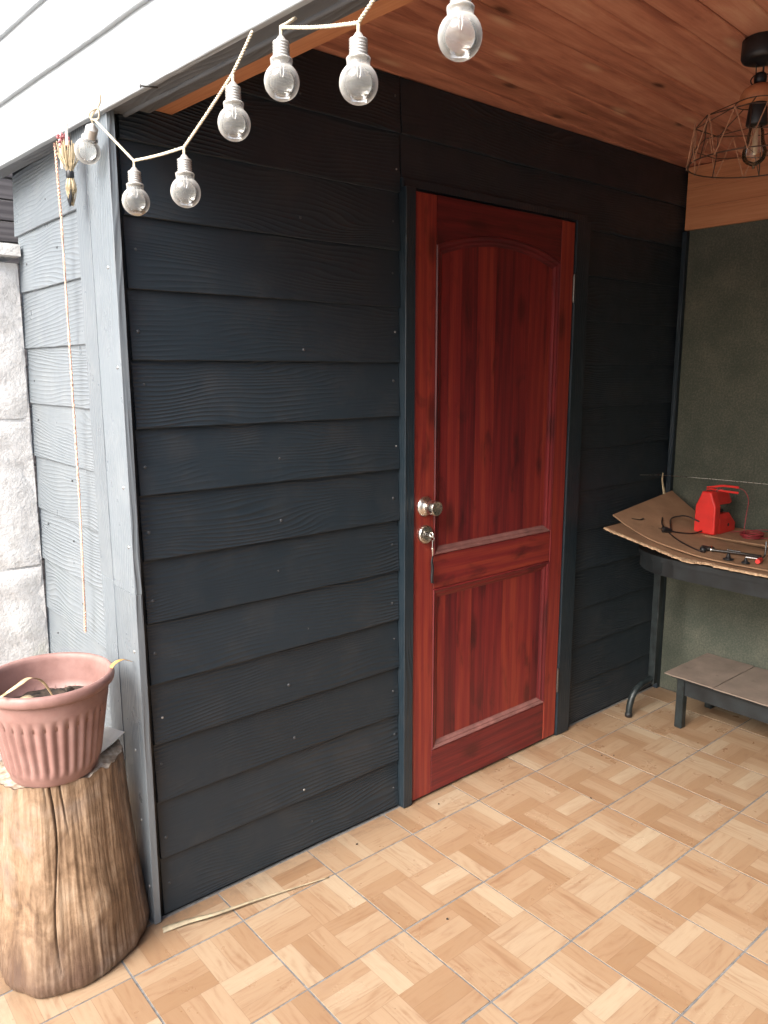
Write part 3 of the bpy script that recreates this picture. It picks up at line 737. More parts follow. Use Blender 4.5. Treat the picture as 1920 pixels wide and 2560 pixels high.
o.data.attributes.new('crack', 'FLOAT', 'POINT').data.foreach_set('value', crack)
rim = vs[-na:]; tv = []; tf = []
for q, s_ in enumerate((.995, .95, .85, .65, .4, .15)):
    for j in range(na):
        x = TOPC.x + (rim[j][0] - TOPC.x) * s_; y = TOPC.y + (rim[j][1] - TOPC.y) * s_
        zz = (rim[j][2] - SH) * (s_ ** 6) + SH + (.0 if q == 0 else noise.fractal((x * 30, y * 30, 1), 1., 2., 3) * .0022 - .002) + (.001 if q == 0 else 0)
        tv.append((x, y, zz))
for q in range(5):
    for j in range(na): tf.append((q * na + j, q * na + (j + 1) % na, (q + 1) * na + (j + 1) % na, (q + 1) * na + j))
tf.append(tuple(5 * na + j for j in range(na)))
mb = MB(); mb.add(tv, tf, True); mb.build('cut_face', 'stump_top', stump)

# ------------------------------------------------------------------ flower pot
PX, PY, PZ = -.217, .066, SH + .0005
POT = pot = thing('plant_pot', 'pinkish terracotta plastic pot with fluted sides standing on the stump', 'pot', (PX, PY, PZ))
prof = [(.0, .004), (.085, .004), (.098, 0.), (.1015, .004), (.104, .018), (.1075, .024)]
N = 240; vs = []; fs = []; H0, H1 = .024, .176
rows = []
def ring(rf, z): rows.append([(rf(2 * math.pi * j / N) * math.cos(2 * math.pi * j / N), rf(2 * math.pi * j / N) * math.sin(2 * math.pi * j / N), z) for j in range(N)])
for r, z in prof: ring(lambda a, r=r: r, z)
for i in range(1, 15):
    t = i / 15; z = H0 + (H1 - H0) * t; r = .1085 + .0245 * t
    amp = .0036 * min(1, math.sin(math.pi * t) * 3)
    ring(lambda a, r=r, amp=amp: r + amp * (abs(math.sin(a * 16)) * 2 - 1.5), z)
for r, z in ((.1345, .178), (.1355, .182), (.1375, .2), (.140, .218), (.1405, .220), (.1480, .2190), (.1520, .223), (.1535, .232), (.1520, .2415), (.1470, .2465), (.1415, .2455), (.1375, .241), (.1360, .232), (.131, .18), (.126, .15), (.0, .15)): ring(lambda a, r=r: r, z)
for rw in rows: vs += rw
for i in range(len(rows) - 1):
    for j in range(N): fs.append((i * N + j, i * N + (j + 1) % N, (i + 1) * N + (j + 1) % N, (i + 1) * N + j))
mb = MB(); mb.add(vs, fs, True); mb.build('body', 'pot', pot)
mb = MB(); vs = []; fs = []; n1, n2 = 14, 48
for i in range(n1 + 1):
    for j in range(n2):
        r = .128 * i / n1; a = 2 * math.pi * j / n2; x, y_ = r * math.cos(a), r * math.sin(a)
        vs.append((x, y_, +.160 + noise.fractal((x * 40, y_ * 40, 2), 1., 2., 4) * .011))
for i in range(n1):
    for j in range(n2): fs.append((i * n2 + j, i * n2 + (j + 1) % n2, (i + 1) * n2 + (j + 1) % n2, (i + 1) * n2 + j))
mb.add(vs, fs, True)
soil = mb.build('soil', 'soil', pot)
for q in range(22):
    mb = MB(); a = random.uniform(0, 6.28); r = random.uniform(.01, .11); s_ = random.uniform(.004, .010)
    c_ = (r * math.cos(a), r * math.sin(a), .165)
    mb.lathe([(0, -s_), (s_ * .8, -s_ * .5), (s_, 0), (s_ * .7, s_ * .7), (0, s_)], 7, c_, False); mb.build('clod', 'soil', soil)
def leaf(name, pts, wid, mat, parent=None):
    sp = spline(pts, 7); rows = []
    for i, p in enumerate(sp):
        t = (sp[min(i + 1, len(sp) - 1)] - sp[max(i - 1, 0)]).normalized(); sd = t.cross(Vector((0, 0, 1)))
        sd = sd.normalized() if sd.length > 1e-4 else Vector((1, 0, 0)); u = i / (len(sp) - 1); ww = wid * (math.sin(math.pi * min(1, .08 + u * .92)) ** .6 + .05)
        rows.append([p - sd * ww, p - Vector((0, 0, ww * .25)), p + sd * ww])
    b_ = MB(); b_.sheet(rows, .0008); return b_.build(name, mat, parent)
tag(leaf('dry_leaf', [(PX + .112, PY - .055, PZ + .20), (PX + .128, PY - .062, PZ + .238), (PX + .142, PY - .058, PZ + .254), (PX + .168, PY - .05, PZ + .256), (PX + .198, PY - .035, PZ + .238)], .0055, 'dry_leaf_orange'), 'curled orange dry leaf bent over the right rim of the pot', 'leaf')
tag(leaf('dry_leaf', [(PX - .13, PY - .10, PZ + .256), (PX - .085, PY - .07, PZ + .262), (PX - .045, PY - .02, PZ + .254), (PX - .01, PY + .01, PZ + .225), (PX + .02, PY + .03, PZ + .165)], .007, 'dry_leaf'), 'pale dry leaf arching out of the soil in the pot', 'leaf')
tag(leaf('dry_leaf', [(PX - .07, PY + .05, PZ + .176), (PX - .045, PY + .03, PZ + .19), (PX - .025, PY + .0, PZ + .176)], .009, 'straw'), 'short cream scrap of leaf lying on the soil', 'leaf')
# card on the stump
mb = MB(); mb.sheet([[Vector((-.20, .20, SH + .004)), Vector((-.13, .195, SH + .008)), Vector((-.080, .185, SH + .012)), Vector((-.046, .175, SH + .016))],
                     [Vector((-.20, .06, SH + .003)), Vector((-.112, .055, SH + .005)), Vector((-.066, .075, SH + .014)), Vector((-.026, .100, SH + .022))]], .0018, False)
o = mb.build('card_sheet', 'paper')
tag(o, 'off-white folded card lying on the stump behind the pot', 'card')
# straw strip on the floor
pts = spline([(-.012, -.045, .004), (.05, -.064, .010), (.12, -.088, .012), (.22, -.105, .010), (.32, -.124, .007), (.455, -.152, .003)], 8)
rows = []
for i, p in enumerate(pts):
    t = (pts[min(i + 1, len(pts) - 1)] - pts[max(i - 1, 0)]).normalized(); sd = Vector((-t.y, t.x, .25)).normalized(); u = i / (len(pts) - 1); ww = .0085 * (1 - u) ** 1.4 + .001
    rows.append([p + sd * ww, p + Vector((0, 0, .002)), p - sd * ww])
mb = MB(); mb.sheet(rows, .001); tag(mb.build('straw_strip', 'husk'), 'long pale dry leaf strip lying on the tiles by the post', 'leaf')
drng = random.Random(5)
for k, (x, y_) in enumerate(((.978, -.075), (1.70, -.235), (1.735, -.265), (.62, -.075), (1.41, -.39), (.60, -.50))):
    mb = MB(); s_ = drng.uniform(.0022, .004); mb.lathe([(0, 0), (s_, .0004), (s_ * .8, s_ * .6), (0, s_ * .8)], 6, (0, 0, 0), False)
    tag(mb.build('crumb', 'soil', None, (x, y_, .0004)), ['dark crumb on the tiles at the foot of the door', 'dark crumb on the tiles beyond the door, left of a pair', 'dark crumb on the tiles beyond the door, right of a pair', 'dark crumb on the tiles below the dark siding', 'dark crumb in the middle of the tile floor', 'dark crumb on the tiles in the near foreground'][k], 'crumb')

# ------------------------------------------------------------------ string of globe lights
sl = thing('string_light', 'string of clear globe bulbs on twisted cream cord under the fascia', 'string light', (0, 0, 0))
def rp(x0, y): # point at distance x0 in front of the turned frame, at world y
    return Vector((x0 - math.tan(ROT) * y, y, 0))
tops = {1: (-.037, -.190, 1.882), 2: (-.023, -.390, 1.869), 3: (-.011, -.560, 1.954), 4: (-.001, -.697, 1.987), 5: (.011, -.879, 1.940), 6: (.025, -1.068, 1.949)}
GR = .0283
def bulb(top, res=False, rot=(0, 0, 0), milk='globe'):
    prof = []
    for i in range(15):
        a = -math.pi / 2 + (math.pi * .5 + .93) * i / 14; prof.append((max(.0003, GR * math.cos(a)), GR * math.sin(a) - GR))
    prof += [(.0172, .0005), (.0178, .002), (.0178, .0045), (.0165, .006), (.0130, .0075)]
    zc = -.0525 - GR * .80
    g_ = MB(); g_.lathe([(r, z + 0) for r, z in prof], 28)
    o = g_.build('bulb', milk, sl, Vector(top), rot)
    for v_ in o.data.vertices: v_.co.z += -.0395 - .0 * zc
    c_ = MB(); pr = [(.0, .0), (.003, -.0005), (.0048, -.002), (.0085, -.0075), (.0125, -.0095), (.0135, -.011)]
    z = -.012
    for q in range(5): pr += [(.0135, z), (.0123, z - .0012), (.0123, z - .0024), (.0136, z - .0036)]; z -= .0042
    pr += [(.0136, z), (.0128, z - .002), (.0, z - .002)]
    c_.lathe(pr, 22); c_.build('bulb_cap', 'cap', o)
    w_ = MB(); w_.tube([(-.002, 0, -.034), (-.003, 0, -.052), (-.0015, 0, -.060)], .0006, 5); w_.tube([(.003, 0, -.034), (.004, 0, -.052), (.002, 0, -.060)], .0006, 5); w_.build('filament', 'chrome', o)
    if res:
        r_ = MB(); pr = []
        for i in range(8):
            a = -math.pi / 2 + .75 * i / 7; pr.append((max(.0002, (GR - .0006) * math.cos(a)), (GR - .0006) * math.sin(a) - GR - .0395))
        pr.append((.0002, pr[-1][1] + .0005)); r_.lathe(pr, 28); r_.build('residue', 'residue', o)
    return o
for k, t in tops.items(): bulb(t, k in (1,))
b0 = Vector((-.056, -.028, 1.998)); bulb(b0, False, (R(48), R(-4), 0))
def sag(a, b, d, n=22):
    a, b = Vector(a), Vector(b); return [a.lerp(b, i / n) - Vector((0, 0, d * math.sin(math.pi * i / n))) for i in range(n + 1)]
T = {k: Vector(v) + Vector((0, 0, .012)) for k, v in tops.items()}
hook1 = rp(-.036, -.60) + Vector((0, 0, 2.024)); hook2 = rp(-.012, -.685) + Vector((0, 0, 2.026))
segs = [sag(b0 + Vector((.004, -.002, .008)), T[1], .0), sag(T[1], T[2], .002), sag(T[2], T[3], .002), sag(T[3], hook1, .001, 12), sag(hook2, T[4], .001, 6), sag(T[4], T[5], .003), sag(T[5], rp(-.045, -.99) + Vector((0, 0, 2.02)), -.003, 16), sag(rp(-.045, -.99) + Vector((0, 0, 2.02)), T[6], .003, 10)]
for sgm in segs:
    pts = []
    for i in range(len(sgm) - 1):
        for q in range(4): pts.append(sgm[i].lerp(sgm[i + 1], q / 4))
    pts.append(sgm[-1]); twisted(pts, .0024, 95).build('cord', 'cord', sl)
for k in tops:
    mb = MB(); mb.tube([Vector(tops[k]) - Vector((0, 0, .004)), T[k] + Vector((.0006, 0, .002))], .0026, 8); mb.build('lead', 'cord', sl)
mb = MB()
kn = b0 + Vector((.004, .012, .006))
mb.tube(spline([kn, kn + Vector((-.01, -.012, .014)), kn + Vector((.002, -.03, .022)), kn + Vector((.006, -.02, .004)), kn + Vector((-.006, -.008, .006)), kn + Vector((.004, -.035, .03)), kn + Vector((.002, -.05, .045))], 7), .0022, 6); mb.build('knot', 'cord', sl)
# nail and wisp below the fascia
mb = MB(); mb.tube([(0, 0, 0), (-.035, 0, -.004)], .0018, 8); mb.lathe([(0, .0365), (.0042, .0365), (.0042, .0355), (0, .0350)], 10, (0, 0, -.0042), axis='x')
p_ = rp(-.02, -.235); tag(mb.build('nail', 'steel_dark', None, (p_.x + .006, p_.y, 2.030)), 'rusty nail sticking out under the fascia edge', 'nail')
# dried flowers, twine
fx = rp(-.062, .125)
fb = thing('dried_flowers', 'bunch of dried straw flowers tied with a black band under the fascia', 'flowers', (fx.x + .012, .128, 1.985))
mb = MB(); frng = random.Random(2)
for q in range(46):
    a = frng.uniform(0, 6.28); r0 = frng.uniform(.004, .026); r2 = frng.uniform(0, .007); lo = frng.uniform(-.135, -.095)
    top = (r0 * math.cos(a), r0 * math.sin(a), frng.uniform(-.02, .012)); mid = (r2 * math.cos(a), r2 * math.sin(a), -.062)
    bl_ = (frng.uniform(.006, .014) * math.cos(a), frng.uniform(.006, .014) * math.sin(a), -.095)
    mb.tube(spline([top, (top[0] * .8, top[1] * .8, -.03), mid, bl_, (bl_[0] * .2, bl_[1] * .2, lo)], 3), .0011, 5)
mb.build('stems', 'straw', fb)
mb = MB(); mb.lathe([(.0075, -.055), (.0092, -.058), (.0092, -.070), (.0078, -.073)], 16); mb.build('band', 'black', fb)
mb = MB()
for q in range(26):
    a = frng.uniform(0, 6.28); r0 = frng.uniform(0, .013); c_ = (r0 * math.cos(a) - .004, r0 * math.sin(a) + .02, frng.uniform(.0, .03)); s_ = frng.uniform(.003, .0055)
    mb.lathe([(0, -s_), (s_, -s_ * .2), (s_ * .6, s_ * .7), (0, s_)], 6, c_, False)
mb.build('blossom', 'pink', fb)
for dy in (.034, -.012):
    mb = MB(); mb.tube(spline([(-.004, dy, .045), (-.006, dy + .002, .0), (-.004, dy + .003, -.045 if dy > 0 else .01)], 6), .0032, 7); mb.build('ribbon', 'paper', fb)
mb = MB(); mb.prism([(-.012, -.098), (-.016, -.118), (.0, -.136), (.014, -.118), (.004, -.104)], -.006, -.004, 'yz'); mb.build('tail', 'black', fb)
tw = [Vector((-.034, .293, 2.03)), Vector((-.031, .294, 1.852)), Vector((-.031, .300, 1.547)), Vector((-.031, .309, 1.127)), Vector((-.030, .335, .80)), Vector((-.031, .341, .735))]
pts = [a.lerp(b, i / 40) for a, b in zip(tw, tw[1:]) for i in range(40)] + [tw[-1]]
tag(twisted(pts, .0032, 60, 5).build('hanging_twine', 'twine'), 'salmon twine hanging down the grey side wall', 'twine')

# ------------------------------------------------------------------ pendant lamp
LX, LY = 1.418, -.782
lamp = thing('pendant_lamp', 'pendant lamp with black wire cage laced with twine', 'lamp', (LX, LY, CEIL))
mb = MB(); mb.lathe([(.0, .0), (.046, .0), (.050, -.004), (.051, -.055), (.047, -.066), (.040, -.070), (.014, -.072), (.010, -.082), (.0, -.082)], 32); mb.build('canopy', 'black', lamp)
mb = MB()
for a in (0, 2.1, 4.2): mb.tube([(.012 * math.cos(a), .012 * math.sin(a), -.078), (.011 * math.cos(a), .011 * math.sin(a), -.115)], .0016, 6)
mb.tube(spline([(.0, .0, -.11), (-.02, .006, -.125), (-.03, .01, -.145), (-.024, .008, -.158), (-.008, .003, -.145), (.0, 0, -.13)], 6), .0018, 6)
mb.tube(spline([(.0, 0, -.13), (.02, -.012, -.11), (.045, -.03, -.085), (.075, -.055, -.07), (.11, -.08, -.002)], 6), .0018, 6); mb.build('wire', 'black', lamp)
mb = MB(); mb.lathe([(.0, -.108), (.010, -.110), (.015, -.118), (.016, -.132), (.014, -.150), (.008, -.152), (.0, -.152)], 20); mb.build('coupling', 'black', lamp)
mb = MB(); mb.lathe([(.0, -.152), (.022, -.156), (.038, -.170), (.046, -.190), (.0475, -.212), (.044, -.216), (.0, -.216)], 28); mb.build('wooden_cap', 'lamp_wood', lamp)
mb = MB(); mb.lathe([(.021, -.214), (.023, -.23), (.027, -.275), (.025, -.278), (.0, -.278)], 24); mb.build('socket', 'black', lamp)
mb = MB(); pr = [(.012, -.276), (.015, -.285), (.019, -.30), (.0195, -.335)]
for i in range(1, 12):
    a = math.pi * .5 - (math.pi * .98) * i / 11; pr.append((max(.0004, .031 * math.cos(a * .98) if a < 1.0 else .0195 + .0115 * (i / 4)), -.362 + .031 * math.sin(a) if a < 1.0 else -.335 - .004 * i))
pr = [(.012, -.276), (.015, -.285), (.020, -.300), (.022, -.325), (.027, -.345), (.0305, -.362), (.030, -.375), (.026, -.388), (.018, -.397), (.008, -.4015), (.004, -.403), (.003, -.408), (.0003, -.409)]
mb.lathe(pr, 28); bl_ = mb.build('edison_bulb', 'amber_glass', lamp)
mb = MB(); mb.lathe([(.0, -.283), (.0055, -.283), (.006, -.34), (.0045, -.37), (.0, -.372)], 12)
for a in range(6): mb.tube([(.009 * math.cos(a), .009 * math.sin(a), -.285), (.015 * math.cos(a), .015 * math.sin(a), -.365)], .0007, 5)
mb.build('filament', 'filament', bl_)
# cage: octagonal drum, wide at the bottom
rt, rm, rb_ = .055, .152, .165; zt, zs, zm, zb = -.214, -.262, -.335, -.395
def oc(r, z, k, n=8): a = 2 * math.pi * k / n + .35; return Vector((r * math.cos(a), r * math.sin(a), z))
for (r, z, th) in ((rt, zt, .0018), (rm, zs, .0018), (.154, zm, .0015), (rb_, zb, .0018)):
    mb = MB(); pts = [oc(r, z, k * .25) for k in range(33)] if r > .155 or r < .1 else [oc(r, z, k).lerp(oc(r, z, k + 1), q / 3) for k in range(8) for q in range(3)] + [oc(r, z, 8)]; mb.tube(pts, th, 6, False); mb.build('cage_ring', 'bronze', lamp)
for k in range(8):
    mb = MB(); mb.tube([oc(rt, zt, k), oc(rm, zs, k), oc(.154, zm, k), oc(rb_, zb, k)], .0016, 6); mb.build('cage_bar', 'bronze', lamp)
NL = 13
for k in range(NL):
    a0, a1, a2 = 8 * k / NL, 8 * (k + .5) / NL, 8 * (k + 1) / NL
    mb = MB(); mb.tube([oc(rm + .0015, zs, a0), oc(rb_ + .0015, zb - .003, a1)], .0016, 6); mb.build('twine_lacing', 'lacing', lamp)
    mb = MB(); mb.tube([oc(rb_ + .0015, zb - .003, a1), oc(rm + .0015, zs, a2)], .0016, 6); mb.build('twine_lacing', 'lacing', lamp)
mb = MB()
for k in (0, 4): mb.tube([oc(rb_, zb, k), (0, 0, zb + .03)], .0012, 5)
mb.build('cage_brace', 'chrome', lamp)
ZM = [(.1, .1), (0, 0), (-.082, -.064), (-.152, -.108), (-.216, -.155), (-.262, -.196), (-.395, -.300), (-.42, -.330)]
def zmap(z):
    for (a0, b0_), (a1, b1_) in zip(ZM, ZM[1:]):
        if a1 <= z <= a0: return b0_ + (b1_ - b0_) * (z - a0) / (a1 - a0)
    return z
for o in lamp.children_recursive:
    for v_ in o.data.vertices: v_.co.z = zmap(v_.co.z)

# ------------------------------------------------------------------ table
TZ = .770
tb = thing('work_table', 'dark work table with bent tube leg against the green wall', 'table')
def rrect(x0, x1, y0, y1, rad):
    """corner radii order: (x0,y1), (x1,y1), (x1,y0), (x0,y0)"""
    pts = []
    for (cx, cy, a0, r) in ((x0, y1, 90, rad), (x0, y0, 180, .04)):
        sx = 1; sy = -1 if cy == y1 else 1
        ox, oy = cx + r * sx, cy + r * sy
        for i in range(9): a = R(a0 + 90 * i / 8); pts.append((ox + r * math.cos(a), oy + r * math.sin(a)))
    return pts + [(x1, y0), (x1, y1)]
mb = MB(); mb.prism(rrect(1.905, 2.46, -1.6, -.10, .26), TZ - .022, TZ); mb.build('tabletop', 'table_dark', tb)
mb = MB(); po = rrect(1.912, 2.455, -1.59, -.107, .255); mb.prism(po, TZ - .072, TZ - .0225); mb.build('apron', 'table_dark', tb)
for y_ in (-.118, -1.45):
    mb = MB(); mb.tube(spline([(2.083, y_ + .012, .002), (2.088, y_ + .012, .05), (2.112, y_ + .01, .10), (2.155, y_ + .006, .128), (2.20, y_ + .002, .135), (2.238, y_, .145)], 6), .0135, 12); mb.build('foot', 'table_metal', tb)
    mb = MB(); mb.box(2.222, 2.254, y_ - .016, y_ + .016, .115, TZ - .073, .003); mb.build('leg', 'table_metal', tb)
    mb = MB(); mb.lathe([(.0, 0), (.0155, 0), (.0155, .016), (.0136, .018)], 12, (2.083, y_ + .012, .0005)); mb.build('foot_cap', 'black', tb)
def patch(cols, n=14, m=14, jag=None):
    """cols: list of (front point, back point) pairs, interpolated smoothly along"""
    f = spline([c[0] for c in cols], n); b_ = spline([c[1] for c in cols], n); rows = []
    for i in range(m + 1):
        t = i / m; rows.append([p.lerp(q, t) + (Vector((jag(k / (len(f) - 1)), 0, 0)) if jag and i == 0 else Vector()) for k, (p, q) in enumerate(zip(f, b_))])
    return rows
def fray(u): return (noise.noise((u * 40, 1, 1)) * .006 + noise.noise((u * 110, 2, 1)) * .003 + (.012 if .60 < u < .64 else 0)) * (1 if u > .25 else 0)
mb = MB(); mb.sheet(patch([((1.845, -.095, .862), (2.2, -.045, .852)), ((1.872, -.19, .832), (2.24, -.12, .826)), ((1.888, -.315, .803), (2.3, -.25, .80)), ((1.886, -.40, .789), (2.36, -.40, .778)), ((1.886, -.55, .786), (2.40, -.55, .777)), ((1.886, -.75, .786), (2.42, -.75, .777)), ((1.886, -1.0, .786), (2.42, -1.0, .777))], jag=fray), .005, False)
cs = tag(mb.build('cardboard_sheet', 'card'), 'lower torn cardboard sheet overhanging the edge of the work table', 'cardboard')
fe = spline([(1.845, -.095, .862), (1.872, -.19, .832), (1.888, -.315, .803), (1.886, -.40, .789), (1.886, -.55, .786), (1.886, -.75, .786), (1.886, -1.0, .786)], 24); ev = []
for i, p in enumerate(fe):
    u = i / (len(fe) - 1); j0 = fray(u); tw_ = .003 + .006 * max(0, noise.noise((u * 21, 3, 3)) + .5 * noise.noise((u * 60, 5, 3))) + (.012 if .5 < u < .58 else 0)
    ev.append([p + Vector((j0 - tw_, 0, -.002 - .003 * noise.noise((u * 70, 1, 9)))), p + Vector((j0 + .001, 0, .0006)), p + Vector((j0 + .004 + tw_ * .6, 0, .0012))])
mb = MB(); mb.sheet(ev, .0045, False); mb.build('torn_edge', 'card_edge', cs)
mb = MB(); mb.sheet(patch([((1.985, -.040, .889), (2.435, -.040, .944)), ((1.965, -.12, .860), (2.40, -.115, .912)), ((1.945, -.24, .826), (2.40, -.20, .862)), ((1.935, -.36, .808), (2.42, -.33, .815)), ((1.925, -.5, .797), (2.44, -.5, .797)), ((1.925, -.75, .796), (2.44, -.75, .796)), ((1.935, -1.0, .796), (2.44, -1.0, .796))]), .005, False)
tag(mb.build('cardboard_sheet', 'card'), 'upper cardboard sheet with its corner curled up against the dark wall', 'cardboard')
mb = MB(); mb.box(2.205, 2.45, -1.05, -.30, .8, .806, .001); mb.box(2.23, 2.45, -1.05, -.36, .790, .7995)
o = mb.build('loose_board', 'card', None, (0, 0, .013)); tag(o, 'thin brown board lying on the table under the red charger', 'board')
# charger
CHX, CHY, CHZ = 2.215, -.312, .8205
ch = thing('battery_charger', 'bright red plastic battery charger with an open carrying handle', 'charger', (CHX, CHY, CHZ))
w2 = .044; H = .172
hexp = [(-w2 + .004, 0), (w2 - .004, 0), (w2, .004), (w2 - .002, .112), (w2 * .52, .160), (w2 * .42, H), (-w2 * .46, H), (-w2 * .56, .160), (-w2 + .001, .112), (-w2, .004)]
def loft(mb, secs):
    n = len(secs[0][1]); vs = []; fs = []
    for x, poly in secs: vs += [(x, a, b) for a, b in poly]
    for i in range(len(secs) - 1):
        for j in range(n): fs.append((i * n + j, i * n + (j + 1) % n, (i + 1) * n + (j + 1) % n, (i + 1) * n + j))
    fs += [tuple(range(n)), tuple((len(secs) - 1) * n + j for j in range(n))[::-1]]; return mb.add(vs, fs)
def sc(poly, s_, cz=.08): return [(a * s_, cz + (b - cz) * s_) for a, b in poly]
mb = MB(); loft(mb, [(0, sc(hexp, .93)), (.004, hexp), (.040, hexp)]); fh = mb.build('front_housing', 'red', ch); bv = fh.modifiers.new('bevel', 'BEVEL'); bv.width = .003; bv.segments = 2
low = [(-w2, 0), (w2, 0), (w2, .060), (w2 * .8, .078), (-w2 * .8, .078), (-w2, .060)]
mb = MB(); loft(mb, [(.0405, low), (.13, low), (.175, [(a * .96, b * .55) for a, b in low])]); bo = mb.build('lower_body', 'red', ch)
mb = MB(); mb.lathe([(0, .0015), (.006, .001), (.0075, 0), (.0075, -.002)], 14, (.115, -w2, .03), axis='y'); mb.build('socket', 'black', bo)
up = [(-w2 * .75, .118), (w2 * .75, .118), (w2 * .62, .142), (w2 * .42, .168), (-w2 * .42, .168), (-w2 * .62, .142)]
mb = MB(); loft(mb, [(.0405, up), (.14, [(a * .95, b - .004) for a, b in up]), (.165, [(a * .8, .118 + (b - .118) * .6) for a, b in up])]); mb.build('handle', 'red', ch)
mb = MB(); mb.box(.041, .11, -w2 * .5, w2 * .5, .079, .094, .003); mb.box(.043, .06, -w2 * .4, w2 * .4, .094, .1175); mb.build('meter', 'black', ch)
# clamp on the handle
cl = thing('red_clamp', 'red spring clamp gripping the top of the charger', 'clamp', (CHX + .045, CHY - .012, CHZ + .172))
for s_ in (0, 1):
    mb = MB(); zz = .020 if s_ == 0 else .0
    mb.tube(spline([(.0, .034, .004 + zz * .4), (.0, .005, .006 + zz * .55), (.0, -.03, .004 + zz), (.0, -.095, .003 + zz * 1.1)], 5), .0042, 8, rs=[.003 + .0016 * min(1, i / 6) for i in range(16)]); mb.build('jaw', 'red', cl)
mb = MB(); mb.tube([(-.002, -.006, .003), (-.002, -.028, .012)], .0032, 8); mb.tube([(-.003, -.02, .010), (-.003, -.036, .013)], .0026, 8); mb.build('spring', 'chrome', cl)
mb = MB(); mb.tube(spline([(CHX + .045, CHY - .105, CHZ + .195), (CHX + .05, CHY - .128, CHZ + .185), (CHX + .06, CHY - .142, CHZ + .15), (CHX + .06, CHY - .138, CHZ + .09), (CHX + .05, CHY - .14, CHZ + .03), (CHX + .06, CHY - .14, CHZ + .004)], 7), .0017, 6)
for q in range(6):
    a0 = q * 1.1; pts = [(CHX + .075 + (.03 + .004 * q) * math.cos(a0 + t * .55), CHY - .16 + (.034 + .004 * (q % 3)) * math.sin(a0 + t * .55), CHZ + .002 + .003 * q + .002 * math.sin(t)) for t in range(12)]
    mb.tube(spline(pts, 3), .0019, 6)
mb.tube(spline([(CHX + .10, CHY - .06, CHZ + .004), (CHX + .16, CHY - .16, CHZ + .02), (CHX + .17, CHY - .24, CHZ + .025), (CHX + .12, CHY - .26, CHZ + .012), (CHX + .07, CHY - .20, CHZ + .004)], 8), .0016, 6)
tag(mb.build('red_cable', 'red_dark'), 'coil of thin red cable lying beside the charger', 'cable')
# black mains cable with plug
pc = thing('power_cable', 'black power cable with a two-pin plug left of the charger', 'cable')
def on_card(x, y): return .003 + max(.797, .797 + max(0, (-.36 - y) * -1) * 0 + (max(0, y + .42) * .24))
mb = MB(); A_ = [(CHX - .002, CHY + .02, .868), (2.205, -.245, .884), (2.215, -.205, .878), (2.175, -.19, .868), (2.10, -.235, .842)]
mb.tube(spline(A_, 8), .0030, 8); mb.build('lead', 'cable', pc)
mb = MB(); mb.tube(spline([(CHX - .004, CHY + .005, .832), (2.16, -.29, .826), (2.10, -.262, .835), (2.075, -.245, .842)], 8), .0030, 8); mb.tube(spline([(2.16, -.16, .872), (2.10, -.2, .851), (2.03, -.30, .824), (1.985, -.405, .808), (1.985, -.44, .806)], 8), .0028, 8); mb.build('lead', 'cable', pc)
mb = MB(); mb.tube([(2.082, -.248, .842), (2.066, -.238, .845), (2.052, -.228, .848)], .012, 10, rs=[.006, .0115, .0135])
pl_ = mb.build('plug', 'black', pc)
mb = MB()
for q in (-.006, .006): mb.tube([(2.053 + q * .5, -.229 + q, .848), (2.040 + q * .5, -.219 + q, .852)], .002, 6)
mb.build('pin', 'chrome', pl_)
# tools
rt_ = thing('socket_wrench', 'dark socket wrench with a bright collar lying on the cardboard', 'wrench', (0, 0, .806))
mb = MB(); mb.tube([(2.035, -.405, 0), (2.03, -.44, .0), (2.03, -.455, .0)], .009, 10, rs=[.012, .012, .008]); mb.tube([(2.03, -.455, 0), (2.05, -.56, .002), (2.045, -.62, .002)], .005, 8, rs=[.005, .005, .008]); mb.build('handle', 'steel_dark', rt_)
mb = MB(); mb.lathe([(.0128, -.004), (.0138, -.003), (.0138, .003), (.0128, .004)], 16, (2.03, -.445, 0), axis='y'); mb.build('collar', 'chrome', rt_)
mb = MB(); mb.tube([(2.058, -.49, .004), (2.06, -.54, .004)], .0045, 8); mb.build('shank', 'chrome', rt_)
sk = MB(); sk.lathe([(0, 0), (.0115, .0), (.0118, .018), (.008, .019), (.007, .012), (0, .012)], 16)
tag(sk.build('socket_bit', 'black', None, (1.992, -.430, .7995)), 'small round black socket bit standing near the cardboard edge', 'socket')
for (x, y_, n_, lab) in ((1.955, -.545, 'rubber_foot', 'black cone-shaped rubber foot on the front of the cardboard'), (1.95, -.61, 'rubber_foot', 'flat black rubber foot beside the screwdriver')):
    b_ = MB(); s_ = 1 if y_ > -.6 else .8; b_.lathe([(0, 0), (.018 * s_, 0), (.018 * s_, .003), (.009 * s_, .006), (.006 * s_, .018 * s_), (.004 * s_, .024 * s_), (0, .025 * s_)], 16); tag(b_.build(n_, 'black', None, (x, y_, .7995)), lab, 'rubber foot')
sdv = thing('screwdriver', 'screwdriver with a short red handle lying on the cardboard', 'screwdriver', (2.015, -.635, .808))
mb = MB(); mb.tube([(0, 0, 0), (-.022, -.004, 0), (-.046, -.008, 0)], .008, 10, rs=[.006, .0095, .0085]); mb.build('handle', 'red', sdv)
mb = MB(); mb.tube([(-.004, .004, 0), (-.012, .05, .0)], .0024, 8); mb.build('shaft', 'chrome', sdv)
mb = MB(); mb.tube([(0, 0, 0), (.05, .01, .004)], .003, 8); mb.tube([(.05, .01, .004), (.062, .014, .03), (.066, .016, .052)], .0035, 8); mb.build('hook', 'steel_dark', sdv)
tag(leaf('dead_leaf', [(2.03, -.10, .877), (2.052, -.125, .872), (2.07, -.13, .878)], .006, 'soil'), 'small dark dead leaf on the curled cardboard corner', 'leaf')
